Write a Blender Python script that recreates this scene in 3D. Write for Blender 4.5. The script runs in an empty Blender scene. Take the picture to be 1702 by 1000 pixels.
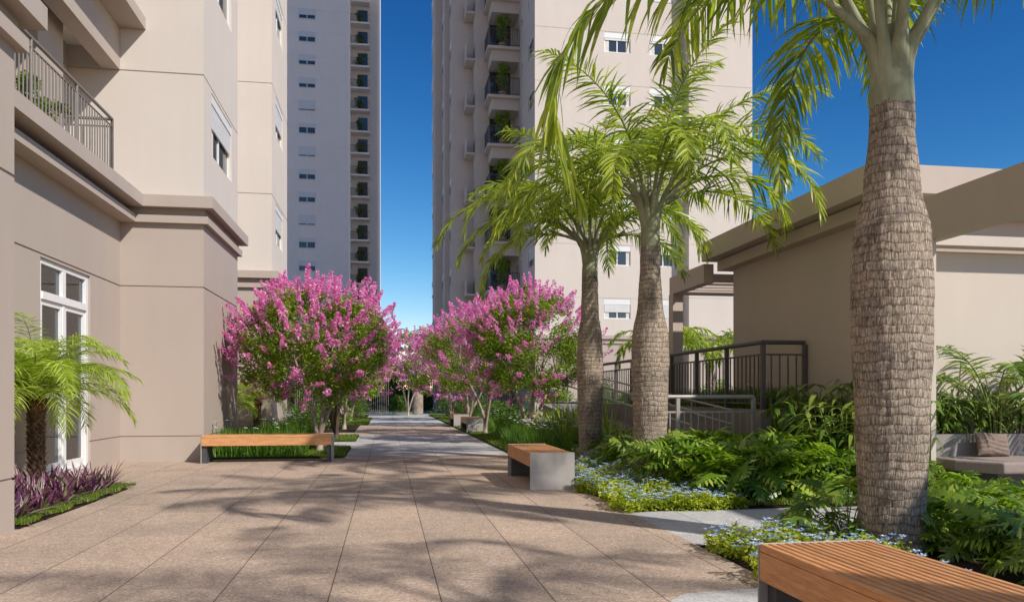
import bpy, bmesh, math, random
from mathutils import Vector, Matrix, noise
R = math.radians
rnd = random.Random(7)
sc = bpy.context.scene
COL = sc.collection
V = Vector

# ------------------------------------------------------------------ materials
def new_mat(name):
    m = bpy.data.materials.new(name); m.use_nodes = True
    nt = m.node_tree; nt.nodes.clear()
    out = nt.nodes.new('ShaderNodeOutputMaterial')
    return m, nt, out
def N(nt, kind, **kw):
    n = nt.nodes.new(kind)
    for k, v in kw.items(): setattr(n, k, v)
    return n
def L(nt, a, b): nt.links.new(a, b)
def coords(nt, scale=(1, 1, 1), world=False):
    if world:
        g = N(nt, 'ShaderNodeNewGeometry'); src = g.outputs['Position']
    else:
        t = N(nt, 'ShaderNodeTexCoord'); src = t.outputs['Object']
    mp = N(nt, 'ShaderNodeMapping'); mp.inputs['Scale'].default_value = scale
    L(nt, src, mp.inputs['Vector']); return mp.outputs[0]
def nz(nt, vec, scale, detail=4, rough=.6):
    n = N(nt, 'ShaderNodeTexNoise'); n.inputs['Scale'].default_value = scale
    n.inputs['Detail'].default_value = detail; n.inputs['Roughness'].default_value = rough
    L(nt, vec, n.inputs['Vector']); return n.outputs['Fac']
def ramp(nt, fac, stops):
    r = N(nt, 'ShaderNodeValToRGB'); e = r.color_ramp.elements
    while len(e) < len(stops): e.new(.5)
    for el, (p, c) in zip(e, stops):
        el.position = p; el.color = (*c, 1)
    L(nt, fac, r.inputs[0]); return r.outputs[0]
def mixc(nt, fac, a, b, mode='MIX'):
    m = N(nt, 'ShaderNodeMix', data_type='RGBA', blend_type=mode)
    for i, v in ((0, fac), (6, a), (7, b)):
        if isinstance(v, (float, int)): m.inputs[i].default_value = v
        elif isinstance(v, tuple): m.inputs[i].default_value = (*v, 1)
        else: L(nt, v, m.inputs[i])
    return m.outputs[2]
def bump(nt, h, strength, dist=.01):
    b = N(nt, 'ShaderNodeBump'); b.inputs['Strength'].default_value = strength
    b.inputs['Distance'].default_value = dist; L(nt, h, b.inputs['Height']); return b.outputs[0]
def bsdf(nt, out, col, rough=.7, nrm=None, metal=0, spec=.5):
    p = N(nt, 'ShaderNodeBsdfPrincipled')
    if isinstance(col, tuple): p.inputs['Base Color'].default_value = (*col, 1)
    else: L(nt, col, p.inputs['Base Color'])
    if isinstance(rough, (int, float)): p.inputs['Roughness'].default_value = rough
    else: L(nt, rough, p.inputs['Roughness'])
    p.inputs['Metallic'].default_value = metal
    p.inputs['Specular IOR Level'].default_value = spec
    if nrm: L(nt, nrm, p.inputs['Normal'])
    L(nt, p.outputs[0], out.inputs[0]); return p

def plaster(name, c, var=.035):
    m, nt, out = new_mat(name); v = coords(nt, world=True)
    big = nz(nt, v, .55, 5); fine = nz(nt, v, 90, 3)
    mp = N(nt, 'ShaderNodeMapping'); mp.inputs['Scale'].default_value = (3, 3, .35); L(nt, v, mp.inputs[0])
    st = nz(nt, mp.outputs[0], 1.2, 5)
    a = tuple(x * (1 - var) for x in c); b = tuple(min(1, x * (1 + var * .7)) for x in c)
    col = ramp(nt, big, [(.3, a), (.7, b)])
    s = ramp(nt, st, [(.30, (.955, .95, .945)), (.6, (1, 1, 1))])
    col = mixc(nt, .6, col, s, 'MULTIPLY')
    f = ramp(nt, fine, [(.35, (.93, .93, .93)), (.65, (1, 1, 1))])
    col = mixc(nt, .5, col, f, 'MULTIPLY')
    bsdf(nt, out, col, .88, bump(nt, fine, .25, .004), spec=.2); return m

def leafmat(name, dark, mid, light, trans=.35, rough=.45, spec=.35):
    m, nt, out = new_mat(name)
    g = N(nt, 'ShaderNodeNewGeometry')
    col = ramp(nt, g.outputs['Random Per Island'], [(0, dark), (.5, mid), (1, light)])
    v = coords(nt); n = nz(nt, v, 2.3, 3)
    k = ramp(nt, n, [(.3, (.72, .76, .7)), (.7, (1.1, 1.08, 1))])
    col = mixc(nt, .8, col, k, 'MULTIPLY')
    p = N(nt, 'ShaderNodeBsdfPrincipled'); L(nt, col, p.inputs['Base Color'])
    p.inputs['Roughness'].default_value = rough; p.inputs['Specular IOR Level'].default_value = spec
    t = N(nt, 'ShaderNodeBsdfTranslucent')
    tc = mixc(nt, 1.0, col, (1.25, 1.35, .55), 'MULTIPLY'); L(nt, tc, t.inputs[0])
    mx = N(nt, 'ShaderNodeMixShader'); mx.inputs[0].default_value = trans
    L(nt, p.outputs[0], mx.inputs[1]); L(nt, t.outputs[0], mx.inputs[2]); L(nt, mx.outputs[0], out.inputs[0])
    return m
def petalmat(name, a, b, c, trans=.3):
    m, nt, out = new_mat(name); g = N(nt, 'ShaderNodeNewGeometry')
    col = ramp(nt, g.outputs['Random Per Island'], [(0, a), (.5, b), (1, c)])
    d = N(nt, 'ShaderNodeBsdfDiffuse'); L(nt, col, d.inputs[0])
    t = N(nt, 'ShaderNodeBsdfTranslucent'); L(nt, col, t.inputs[0])
    mx = N(nt, 'ShaderNodeMixShader'); mx.inputs[0].default_value = trans
    L(nt, d.outputs[0], mx.inputs[1]); L(nt, t.outputs[0], mx.inputs[2]); L(nt, mx.outputs[0], out.inputs[0])
    return m
def simple(name, c, rough=.5, metal=0, var=.08, scale=8, spec=.5):
    m, nt, out = new_mat(name); v = coords(nt, world=True)
    n = nz(nt, v, scale, 4)
    col = ramp(nt, n, [(.3, tuple(x * (1 - var) for x in c)), (.7, tuple(min(1, x * (1 + var)) for x in c))])
    bsdf(nt, out, col, rough, bump(nt, n, .08, .004), metal, spec); return m

def paving(name, ca, cb, cc, joint_x=True):
    """exposed aggregate slabs, 0.6 m wide, joints running along the walk"""
    m, nt, out = new_mat(name); v = coords(nt, world=True)
    vo = N(nt, 'ShaderNodeTexVoronoi'); vo.inputs['Scale'].default_value = 120; L(nt, v, vo.inputs['Vector'])
    vc = N(nt, 'ShaderNodeTexVoronoi'); vc.inputs['Scale'].default_value = 70; L(nt, v, vc.inputs['Vector'])
    sp = N(nt, 'ShaderNodeSeparateColor'); L(nt, vo.outputs['Color'], sp.inputs[0])
    sp2 = N(nt, 'ShaderNodeSeparateColor'); L(nt, vc.outputs['Color'], sp2.inputs[0])
    col = ramp(nt, sp.outputs[0], [(0, ca), (.25, cb), (.8, cb), (1, cc)])
    col2 = ramp(nt, sp2.outputs[0], [(0, ca), (.2, cb), (.85, cb), (1, cc)])
    col = mixc(nt, .5, col, col2)
    big = nz(nt, v, .9, 5); b = ramp(nt, big, [(.3, (.80, .81, .82)), (.5, (.98, .98, .98)), (.7, (1.07, 1.06, 1.05))])
    col = mixc(nt, 1.0, col, b, 'MULTIPLY')
    mid = nz(nt, v, 7, 4); b = ramp(nt, mid, [(.35, (.93, .93, .93)), (.65, (1.03, 1.03, 1.03))])
    col = mixc(nt, 1.0, col, b, 'MULTIPLY')
    sep = N(nt, 'ShaderNodeSeparateXYZ'); L(nt, v, sep.inputs[0])
    def lines(sock, off, period, w):
        a = N(nt, 'ShaderNodeMath', operation='ADD'); L(nt, sock, a.inputs[0]); a.inputs[1].default_value = off + 60 * period
        p = N(nt, 'ShaderNodeMath', operation='PINGPONG'); L(nt, a.outputs[0], p.inputs[0]); p.inputs[1].default_value = period / 2
        c = N(nt, 'ShaderNodeMath', operation='LESS_THAN'); L(nt, p.outputs[0], c.inputs[0]); c.inputs[1].default_value = w
        return c.outputs[0]
    jx = lines(sep.outputs[0], .312, .6, .0035)
    jy = lines(sep.outputs[1], .1, .6, .0016)
    jm = N(nt, 'ShaderNodeMath', operation='MULTIPLY'); L(nt, jy, jm.inputs[0]); jm.inputs[1].default_value = .45
    j = N(nt, 'ShaderNodeMath', operation='MAXIMUM'); L(nt, jx, j.inputs[0]); L(nt, jm.outputs[0], j.inputs[1])
    # each slab a slightly different tone
    fl = N(nt, 'ShaderNodeVectorMath', operation='SNAP'); ad = N(nt, 'ShaderNodeVectorMath', operation='ADD')
    L(nt, v, ad.inputs[0]); ad.inputs[1].default_value = (.312, .1, 5)
    L(nt, ad.outputs[0], fl.inputs[0]); fl.inputs[1].default_value = (.6, .6, 20)
    wn = N(nt, 'ShaderNodeTexWhiteNoise'); L(nt, fl.outputs[0], wn.inputs['Vector'])
    t = ramp(nt, wn.outputs['Value'], [(0, (.89, .895, .90)), (1, (1.06, 1.05, 1.03))])
    col = mixc(nt, 1.0, col, t, 'MULTIPLY')
    col = mixc(nt, j.outputs[0], col, tuple(x * .22 for x in cb))
    bsdf(nt, out, col, .9, bump(nt, sp.outputs[0], .35, .003), spec=.25); return m

def woodmat():
    m, nt, out = new_mat('slatted_hardwood')
    g = N(nt, 'ShaderNodeNewGeometry'); v = coords(nt, (14, 1.2, 14))
    n = nz(nt, v, 5, 6, .65); n2 = nz(nt, coords(nt, (60, 3, 60)), 6, 3)
    col = ramp(nt, n, [(.28, (.44, .19, .075)), (.5, (.60, .30, .13)), (.75, (.72, .40, .20))])
    k = ramp(nt, g.outputs['Random Per Island'], [(0, (.82, .8, .78)), (1, (1.1, 1.08, 1.05))])
    col = mixc(nt, 1, col, k, 'MULTIPLY')
    f = ramp(nt, n2, [(.35, (.82, .8, .78)), (.6, (1, 1, 1))]); col = mixc(nt, .7, col, f, 'MULTIPLY')
    bsdf(nt, out, col, .5, bump(nt, n2, .25, .002), spec=.35); return m

def barkmat(name, a, b, c, ring=.062):
    """fibrous ringed palm bark"""
    m, nt, out = new_mat(name); t = N(nt, 'ShaderNodeTexCoord'); o = t.outputs['Object']
    w = nz(nt, o, 5, 4)
    sep = N(nt, 'ShaderNodeSeparateXYZ'); L(nt, o, sep.inputs[0])
    at = N(nt, 'ShaderNodeMath', operation='ARCTAN2'); L(nt, sep.outputs[1], at.inputs[0]); L(nt, sep.outputs[0], at.inputs[1])
    zz = N(nt, 'ShaderNodeMath', operation='MULTIPLY_ADD'); L(nt, w, zz.inputs[0]); zz.inputs[1].default_value = .11; L(nt, sep.outputs[2], zz.inputs[2])
    dv = N(nt, 'ShaderNodeMath', operation='DIVIDE'); L(nt, zz.outputs[0], dv.inputs[0]); dv.inputs[1].default_value = ring
    fr = N(nt, 'ShaderNodeMath', operation='FRACT'); L(nt, dv.outputs[0], fr.inputs[0])
    fl = N(nt, 'ShaderNodeMath', operation='FLOOR'); L(nt, dv.outputs[0], fl.inputs[0])
    cb = N(nt, 'ShaderNodeCombineXYZ'); L(nt, at.outputs[0], cb.inputs[0]); L(nt, fl.outputs[0], cb.inputs[1]); 
    z3 = N(nt, 'ShaderNodeMath', operation='MULTIPLY'); L(nt, sep.outputs[2], z3.inputs[0]); z3.inputs[1].default_value = 1.6
    L(nt, z3.outputs[0], cb.inputs[2])
    mp = N(nt, 'ShaderNodeMapping'); mp.inputs['Scale'].default_value = (24, 3.7, 5); L(nt, cb.outputs[0], mp.inputs[0])
    st = nz(nt, mp.outputs[0], 1.0, 6, .72)
    mp2 = N(nt, 'ShaderNodeMapping'); mp2.inputs['Scale'].default_value = (34, 9.7, 22); L(nt, cb.outputs[0], mp2.inputs[0]); st2 = nz(nt, mp2.outputs[0], 1.0, 4, .7)
    blot = nz(nt, o, 3.2, 5, .7)
    col = ramp(nt, st, [(.33, a), (.47, b), (.66, c)])
    col = mixc(nt, .9, col, ramp(nt, st2, [(.36, (.42, .38, .36)), (.50, (.98, .97, .96)), (.68, (1.35, 1.33, 1.3))]), 'MULTIPLY')
    rg = ramp(nt, fr.outputs[0], [(0, (.48, .46, .45)), (.08, (.66, .64, .63)), (.18, (1, 1, 1)), (.85, (1.05, 1.04, 1.02)), (1, (.75, .74, .73))])
    col = mixc(nt, .85, col, rg, 'MULTIPLY')
    bl = ramp(nt, blot, [(.34, (.40, .39, .40)), (.48, (.95, .94, .93)), (.72, (1.18, 1.13, 1.06))])
    col = mixc(nt, .9, col, bl, 'MULTIPLY')
    hh = mixc(nt, .5, rg, ramp(nt, st, [(.3, (0, 0, 0)), (.7, (1, 1, 1))]))
    bsdf(nt, out, col, .92, bump(nt, hh, .9, .012), spec=.15); return m
def plainbark(name, a, b, scale=12):
    m, nt, out = new_mat(name); v = coords(nt, (1, 1, .35)); n = nz(nt, v, scale, 5, .7)
    col = ramp(nt, n, [(.35, a), (.65, b)]); bsdf(nt, out, col, .85, bump(nt, n, .5, .01), spec=.2); return m
def soilmat(name, a, b, scale=25):
    m, nt, out = new_mat(name); v = coords(nt, world=True); n = nz(nt, v, scale, 6, .7); n2 = nz(nt, v, 1.1, 3)
    col = ramp(nt, n, [(.35, a), (.65, b)])
    col = mixc(nt, .6, col, ramp(nt, n2, [(.3, (.7, .72, .7)), (.7, (1.1, 1.1, 1.05))]), 'MULTIPLY')
    bsdf(nt, out, col, .95, bump(nt, n, .8, .02), spec=.1); return m
def glassmat(name, col, rough=.04):
    m, nt, out = new_mat(name)
    gl = N(nt, 'ShaderNodeBsdfGlossy'); gl.inputs['Roughness'].default_value = rough; gl.inputs[0].default_value = (.9, .95, 1, 1)
    tr = N(nt, 'ShaderNodeBsdfTransparent'); tr.inputs[0].default_value = (*col, 1)
    fr = N(nt, 'ShaderNodeFresnel'); fr.inputs[0].default_value = 1.5
    ad = N(nt, 'ShaderNodeMath', operation='MULTIPLY_ADD'); L(nt, fr.outputs[0], ad.inputs[0]); ad.inputs[1].default_value = .9; ad.inputs[2].default_value = .04
    mx = N(nt, 'ShaderNodeMixShader'); L(nt, ad.outputs[0], mx.inputs[0]); L(nt, tr.outputs[0], mx.inputs[1]); L(nt, gl.outputs[0], mx.inputs[2])
    L(nt, mx.outputs[0], out.inputs[0]); return m

M = dict(
    podium=plaster('podium_plaster', (.455, .38, .325)),
    tower=plaster('tower_plaster', (.62, .555, .495), .03),
    towerb=plaster('tower_plaster_lifted', (.90, .835, .765), .03),  # colour raised to stand in for light missing on the shaded tower
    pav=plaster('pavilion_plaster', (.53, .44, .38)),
    pavl=plaster('pavilion_lit_plaster', (.60, .52, .44)),  # same pavilion plaster, its sunlit look put into a lighter colour
    ceil=plaster('ceiling_paint', (.72, .70, .66), .04),
    white=simple('white_frame_paint', (.78, .78, .77), .35, var=.03),
    shut=simple('roller_shutter', (.70, .70, .69), .45, var=.03),
    metal=simple('railing_metal', (.115, .10, .095), .45, .2, spec=.4),
    lmetal=simple('grey_handrail', (.38, .345, .32), .45, .2, spec=.4),
    bmetal=simple('balcony_rail_metal', (.20, .175, .155), .45, .1, spec=.4),
    panel=simple('bench_panel_grey', (.40, .365, .335), .5, .1),
    dpanel=simple('bench_panel_dark', (.07, .07, .075), .5, .1),
    wood=woodmat(),
    glass=glassmat('window_glass', (.80, .77, .73)),
    dglass=simple('dark_window_glass', (.035, .042, .05), .08, 0, spec=.8),
    curt=simple('curtain_cloth', (.62, .60, .56), .9, var=.12, scale=6),
    brown=paving('brown_paving', (.19, .13, .095), (.47, .35, .265), (.76, .66, .56)),
    grey=paving('grey_paving', (.28, .275, .27), (.50, .485, .475), (.70, .69, .68)),
    soil=soilmat('bed_soil', (.02, .014, .01), (.06, .042, .028)),
    turf=soilmat('lawn_soil', (.03, .045, .012), (.07, .095, .025)),
    ground=soilmat('distant_ground', (.26, .25, .22), (.38, .36, .32), 3),  # lightened to bounce sunlight up onto the shaded tower faces
    asphalt=soilmat('asphalt', (.16, .165, .18), (.24, .25, .27), 20),
    conc=plaster('concrete_retaining', (.29, .265, .245)),
    bark=barkmat('palm_bark', (.11, .08, .06), (.34, .275, .22), (.62, .54, .455)),
    bark2=plainbark('date_palm_bark', (.035, .02, .012), (.20, .12, .07), 30),
    fibre=plainbark('palm_fibre', (.13, .06, .02), (.36, .19, .07), 40),
    shaft=plainbark('crownshaft_skin', (.19, .19, .115), (.34, .345, .235), 5),
    rachis=plainbark('frond_rachis', (.16, .20, .05), (.26, .30, .09), 8),
    frond=leafmat('royal_palm_leaf', (.11, .19, .014), (.30, .39, .03), (.62, .65, .10), .45, .36, .6),
    frondn=leafmat('royal_palm_leaf_near', (.09, .16, .014), (.25, .33, .028), (.54, .57, .08), .45, .36, .6),
    date=leafmat('date_palm_leaf', (.24, .34, .03), (.42, .54, .06), (.58, .66, .14), .42),
    philo=leafmat('philodendron_leaf', (.05, .12, .014), (.18, .31, .03), (.50, .60, .09), .40, .33, .55),
    ginger=leafmat('ginger_leaf', (.07, .15, .02), (.16, .26, .035), (.36, .42, .08), .32, .35, .5),
    tree=leafmat('myrtle_leaf', (.09, .17, .012), (.21, .33, .026), (.42, .50, .06), .45),
    shrub=leafmat('shrub_leaf', (.045, .11, .015), (.10, .20, .028), (.20, .30, .05), .38),
    limes=leafmat('light_shrub_leaf', (.13, .22, .02), (.24, .34, .04), (.38, .46, .08), .4),
    grass=leafmat('lawn_blade', (.09, .15, .015), (.16, .25, .028), (.27, .34, .05), .38),
    iris=leafmat('iris_blade', (.05, .13, .015), (.11, .24, .028), (.24, .37, .055), .4),
    phorm=leafmat('flax_blade', (.18, .26, .03), (.42, .48, .09), (.62, .64, .22), .35),
    cover=leafmat('ground_cover_leaf', (.18, .27, .018), (.42, .48, .04), (.68, .66, .10), .40),
    wcover=petalmat('pale_ground_cover', (.30, .40, .22), (.55, .62, .45), (.72, .76, .68)),
    purple=leafmat('oyster_plant_leaf', (.07, .012, .07), (.26, .035, .20), (.17, .24, .06), .3),
    purplel=leafmat('oyster_plant_pale_stripe', (.40, .22, .28), (.50, .45, .35), (.52, .58, .38), .25),
    pink=petalmat('myrtle_blossom', (.82, .15, .50), (.95, .38, .72), (.98, .68, .88), .42),
    blue=petalmat('blue_petals', (.14, .30, .72), (.50, .66, .90), (.88, .92, .96)),
    whitep=petalmat('white_petals', (.75, .76, .72), (.85, .85, .82), (.9, .9, .88)),
    mbark=plainbark('myrtle_bark', (.26, .19, .14), (.50, .42, .34), 9),
    dbark=plainbark('dark_bark', (.05, .035, .025), (.14, .10, .075), 9),
    cush=simple('cushion_fabric', (.21, .15, .125), .9, var=.12, scale=30),
    seatf=simple('seat_fabric', (.30, .235, .21), .9, var=.08, scale=30),
    pot=simple('terracotta_pot', (.50, .32, .22), .8),
    signw=simple('sign_white', (.75, .77, .80), .5), signb=simple('sign_blue', (.05, .12, .35), .5),
)

# ------------------------------------------------------------------ mesh builder
class MB:
    def __init__(s): s.v = []; s.f = []; s.m = []; s.sm = []
    def add(s, vs, fs, mi=0, smooth=False):
        b = len(s.v); s.v.extend([tuple(p) for p in vs])
        for f in fs: s.f.append(tuple(b + i for i in f)); s.m.append(mi); s.sm.append(smooth)
    def box(s, x0, x1, y0, y1, z0, z1, mi=0):
        vs = [(x, y, z) for z in (z0, z1) for y in (y0, y1) for x in (x0, x1)]
        s.add(vs, [(0, 2, 3, 1), (4, 5, 7, 6), (0, 1, 5, 4), (2, 6, 7, 3), (0, 4, 6, 2), (1, 3, 7, 5)], mi)
    def tube(s, pts, rads, n=8, mi=0, cap=True, smooth=True):
        pts = [V(p) for p in pts]
        if isinstance(rads, (int, float)): rads = [rads] * len(pts)
        rings = []; pu = None
        for i, p in enumerate(pts):
            t = (pts[min(i + 1, len(pts) - 1)] - pts[max(i - 1, 0)]).normalized()
            if pu is None: pu = V((0, 1, 0)) if abs(t.y) < .8 else V((1, 0, 0))
            u = (pu - t * pu.dot(t)).normalized(); w = t.cross(u); pu = u
            rings.append([p + (u * math.cos(a) + w * math.sin(a)) * rads[i] for a in [2 * math.pi * k / n for k in range(n)]])
        vs = [q for r in rings for q in r]; fs = []
        for i in range(len(pts) - 1):
            for k in range(n): fs.append((i * n + k, i * n + (k + 1) % n, (i + 1) * n + (k + 1) % n, (i + 1) * n + k))
        s.add(vs, fs, mi, smooth)
        if cap:
            s.add(rings[0], [tuple(reversed(range(n)))], mi); s.add(rings[-1], [tuple(range(n))], mi)
    def blade(s, p, d, w, length, width, droop=0., segs=3, mi=0, side=None, prof=None, fold=0.):
        """tapered leaf strip starting at p towards d"""
        p = V(p); d = V(d).normalized(); side = V(side).normalized() if side is not None else d.cross(V((0, 0, 1)))
        if side.length < 1e-4: side = V((1, 0, 0))
        side.normalize(); ds = length / segs; vs = []
        prof = prof or [.45, 1., .8, .05] if segs == 3 else prof
        for i in range(segs + 1):
            t = i / segs
            ww = width * .5 * (prof[i] if prof else max(.04, math.sin(math.pi * min(1, .12 + t * .88)) ** .7))
            vs.append(p - side * ww); vs.append(p + side * ww)
            d = (d + V((0, 0, -droop / segs))).normalized(); p = p + d * ds
        s.add(vs, [(2 * i, 2 * i + 1, 2 * i + 3, 2 * i + 2) for i in range(segs)], mi)
    def quad(s, c, u, w, mi=0):
        s.add([c - u, c - w, c + u, c + w], [(0, 1, 2, 3)], mi)
    def build(s, name, mats, parent=None, loc=None):
        me = bpy.data.meshes.new(name)
        me.from_pydata(s.v, [], s.f)
        for m in (mats if isinstance(mats, (list, tuple)) else [mats]): me.materials.append(m)
        me.polygons.foreach_set('material_index', s.m)
        me.polygons.foreach_set('use_smooth', s.sm); me.update()
        o = bpy.data.objects.new(name, me); COL.objects.link(o)
        if parent: o.parent = parent
        if loc: o.location = loc
        return o
def tag(o, label=None, cat=None, group=None, kind=None):
    if label: o['label'] = label
    if cat: o['category'] = cat
    if group: o['group'] = group
    if kind: o['kind'] = kind
    return o
def empty(name, loc, label, cat, group=None, rz=0):
    o = bpy.data.objects.new(name, None); COL.objects.link(o); o.location = loc; o.rotation_euler.z = rz
    o.empty_display_size = .1
    return tag(o, label, cat, group)
kids = {}
def copy_tree(o, parent=None, loc=None, rz=None, scale=None, label=None):
    c = o.copy(); COL.objects.link(c)
    if parent: c.parent = parent
    if loc: c.location = loc
    if rz is not None: c.rotation_euler.z = rz
    if scale: c.scale = scale if isinstance(scale, tuple) else (scale,) * 3
    if label: c['label'] = label
    for ch in list(o.children): copy_tree(ch, c)
    return c
def bevel(o, w=.004, seg=2):
    b = o.modifiers.new('bevel', 'BEVEL'); b.width = w; b.segments = seg; b.limit_method = 'ANGLE'; return o

def offset_poly(P, off):
    n = len(P); area = sum(P[i][0] * P[(i + 1) % n][1] - P[(i + 1) % n][0] * P[i][1] for i in range(n))
    s = 1 if area > 0 else -1; out = []
    for i in range(n):
        a, b, c = V(P[i - 1]).to_2d(), V(P[i]).to_2d(), V(P[(i + 1) % n]).to_2d()
        d1 = (b - a).normalized(); d2 = (c - b).normalized()
        n1 = V((d1.y, -d1.x)) * s; n2 = V((d2.y, -d2.x)) * s
        m = (n1 + n2); m = m / max(.2, (m.dot(n1)))
        out.append(b + m * off)
    return out
def loft(mb, P, prof, matfn=lambda z: 0, cap_top=True, cap_bottom=False):
    n = len(P); P3 = [(p[0], p[1]) for p in P]
    area = sum(P[i][0] * P[(i + 1) % n][1] - P[(i + 1) % n][0] * P[i][1] for i in range(n))
    if area < 0: P3 = P3[::-1]
    rings = []
    for z, off in prof:
        q = offset_poly(P3, off); rings.append([(a.x, a.y, z) for a in q])
    base = len(mb.v)
    for r in rings: mb.v.extend(r)
    for i in range(len(rings) - 1):
        mi = matfn((prof[i][0] + prof[i + 1][0]) / 2)
        for k in range(n):
            mb.f.append((base + i * n + k, base + i * n + (k + 1) % n, base + (i + 1) * n + (k + 1) % n, base + (i + 1) * n + k))
            mb.m.append(mi); mb.sm.append(False)
    if cap_top: mb.f.append(tuple(base + (len(rings) - 1) * n + k for k in range(n))); mb.m.append(matfn(prof[-1][0])); mb.sm.append(False)
    if cap_bottom: mb.f.append(tuple(base + k for k in reversed(range(n)))); mb.m.append(matfn(prof[0][0])); mb.sm.append(False)
def cut(o, boxes):
    mb = MB()
    for b in boxes: mb.box(*b)
    c = mb.build('cutter', M['tower'])
    md = o.modifiers.new('b', 'BOOLEAN'); md.operation = 'DIFFERENCE'; md.object = c; md.solver = 'EXACT'
    bpy.context.view_layer.update()
    dg = bpy.context.evaluated_depsgraph_get()
    me = bpy.data.meshes.new_from_object(o.evaluated_get(dg))
    o.modifiers.clear(); old = o.data; o.data = me; bpy.data.meshes.remove(old)
    bpy.data.objects.remove(c)
def groove(z, w=.012, d=.014): return [(z - w, 0), (z - w, -d), (z + w, -d), (z + w, 0)]
ST = 2.92                               # storey height

# ------------------------------------------------------------------ camera, sun, sky
cam = bpy.data.cameras.new('camera'); co = bpy.data.objects.new('camera', cam); COL.objects.link(co)
co.location = (0, 0, 1.1); co.rotation_euler = (R(90), 0, R(-9.09))
cam.sensor_width = 36; cam.lens = 36 * 1300 / 1702; cam.shift_y = .0917; cam.clip_end = 3000; cam.clip_start = .05
sc.camera = co
sd = V((.80, -.92, 1.0)).normalized()
sun = bpy.data.lights.new('sun', 'SUN'); sun.energy = 4.15; sun.angle = R(1.2); sun.color = (1, .945, .87)
so = bpy.data.objects.new('sun', sun); COL.objects.link(so); so.rotation_euler = sd.to_track_quat('Z', 'Y').to_euler()
w = bpy.data.worlds.new('World'); sc.world = w; w.use_nodes = True; wn = w.node_tree
bg = wn.nodes['Background']; sky = wn.nodes.new('ShaderNodeTexSky'); sky.sky_type = 'NISHITA'; sky.sun_disc = False
sky.sun_elevation = math.asin(sd.z); sky.sun_rotation = math.atan2(sd.x, sd.y)
sky.air_density = 1.0; sky.dust_density = .15; sky.ozone_density = 3.0; sky.altitude = 300
sp_ = wn.nodes.new('ShaderNodeSeparateColor'); cb_ = wn.nodes.new('ShaderNodeCombineColor'); wn.links.new(sky.outputs[0], sp_.inputs[0])
for i_, (g_, k_) in enumerate(((2.5, 3.6), (1.65, 1.56), (1.3, 1.28))):      # a deep, clear blue sky
    pw_ = wn.nodes.new('ShaderNodeMath'); pw_.operation = 'POWER'; pw_.inputs[1].default_value = g_; wn.links.new(sp_.outputs[i_], pw_.inputs[0])
    ml_ = wn.nodes.new('ShaderNodeMath'); ml_.operation = 'MULTIPLY'; ml_.inputs[1].default_value = 10 * k_ * .1 ** g_; wn.links.new(pw_.outputs[0], ml_.inputs[0])
    mm_ = wn.nodes.new('ShaderNodeMath'); mm_.operation = 'MULTIPLY'; mm_.inputs[1].default_value = 2.2; wn.links.new(sp_.outputs[i_], mm_.inputs[0])
    mn_ = wn.nodes.new('ShaderNodeMath'); mn_.operation = 'MINIMUM'; wn.links.new(ml_.outputs[0], mn_.inputs[0]); wn.links.new(mm_.outputs[0], mn_.inputs[1])
    wn.links.new(mn_.outputs[0], cb_.inputs[i_])
wn.links.new(cb_.outputs[0], bg.inputs[0]); bg.inputs[1].default_value = .10
sc.view_settings.view_transform = 'Standard'; sc.view_settings.look = 'None'
sc.view_settings.exposure = 0.20; sc.view_settings.gamma = 1

# ------------------------------------------------------------------ ground and paving
def sheet(name, poly, z, mat, kind='structure', thick=0):
    mb = MB(); n = len(poly)
    if thick:
        mb.add([(x, y, z) for x, y in poly] + [(x, y, z - thick) for x, y in poly], [tuple(range(n))] + [(i, (i + 1) % n, n + (i + 1) % n, n + i) for i in range(n)])
    else: mb.add([(x, y, z) for x, y in poly], [tuple(range(n))])
    o = mb.build(name, mat); tag(o, kind=kind); return o
def rect(x0, x1, y0, y1): return [(x0, y0), (x1, y0), (x1, y1), (x0, y1)]
sheet('ground', rect(-600, 600, -120, 1200), -.03, M['ground'])
sheet('plaza_paving', rect(-4.3, 2.25, -6, 14.4), 0, M['brown'])
sheet('path', rect(-3, 2.26, 14.4, 22), .0, M['grey'])
sheet('path', rect(-3, 2.26, 22, 29), .0, M['brown'])
sheet('path', rect(-3, 2.26, 29, 44), .0, M['grey'])
sheet('side_path', rect(2.25, 5.6, 5.45, 7.1), .0, M['grey'])
sheet('paving_band', [(1.35, -1), (2.25, -1), (2.25, 4.2), (1.62, 4.12), (1.42, 3.9)], .004, M['grey'])
sheet('street', rect(2.6, 60, 45, 99), -.012, M['asphalt'])
sheet('side_walk', rect(-60, 2.6, 49.5, 99), -.012, M['asphalt'])

# beds (raised soil slabs)
beds = [
    ('bed_soil', [(-4.3, 6.96), (-2.98, 6.98), (-2.97, 8.2), (-2.99, 9.75), (-3.12, 10.0), (-4.3, 10.05)]),
    ('bed_soil', rect(-5, -.95, 14.0, 16.5)), ('bed_soil', rect(-5, -.95, 18.8, 21.3)), ('bed_soil', rect(-5, -.95, 23.4, 43.5)),
    ('bed_soil', [(2.27, 7.1), (3.2, 7.12), (5.6, 7.1), (5.78, 7.1), (5.78, 9.9), (3.8, 9.9), (3.8, 44), (2.9, 44), (2.9, 12), (2.32, 11.2), (2.25, 9)]),
    ('bed_soil', [(2.3, 2.6), (5.6, 2.6), (5.6, 5.45), (2.42, 5.45), (2.27, 5.1), (2.24, 4.2)]),
]
for nme, p in beds: sheet(nme, p, .010, M['soil'], thick=.08)
turf = [rect(-3, -.73, 13.97, 16.5), rect(-3, -.73, 18.8, 21.3), rect(-3, -.68, 29, 37), rect(2.26, 2.9, 13, 43)]
for p in turf: sheet('lawn', p, .036, M['turf'], thick=.06)
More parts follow.
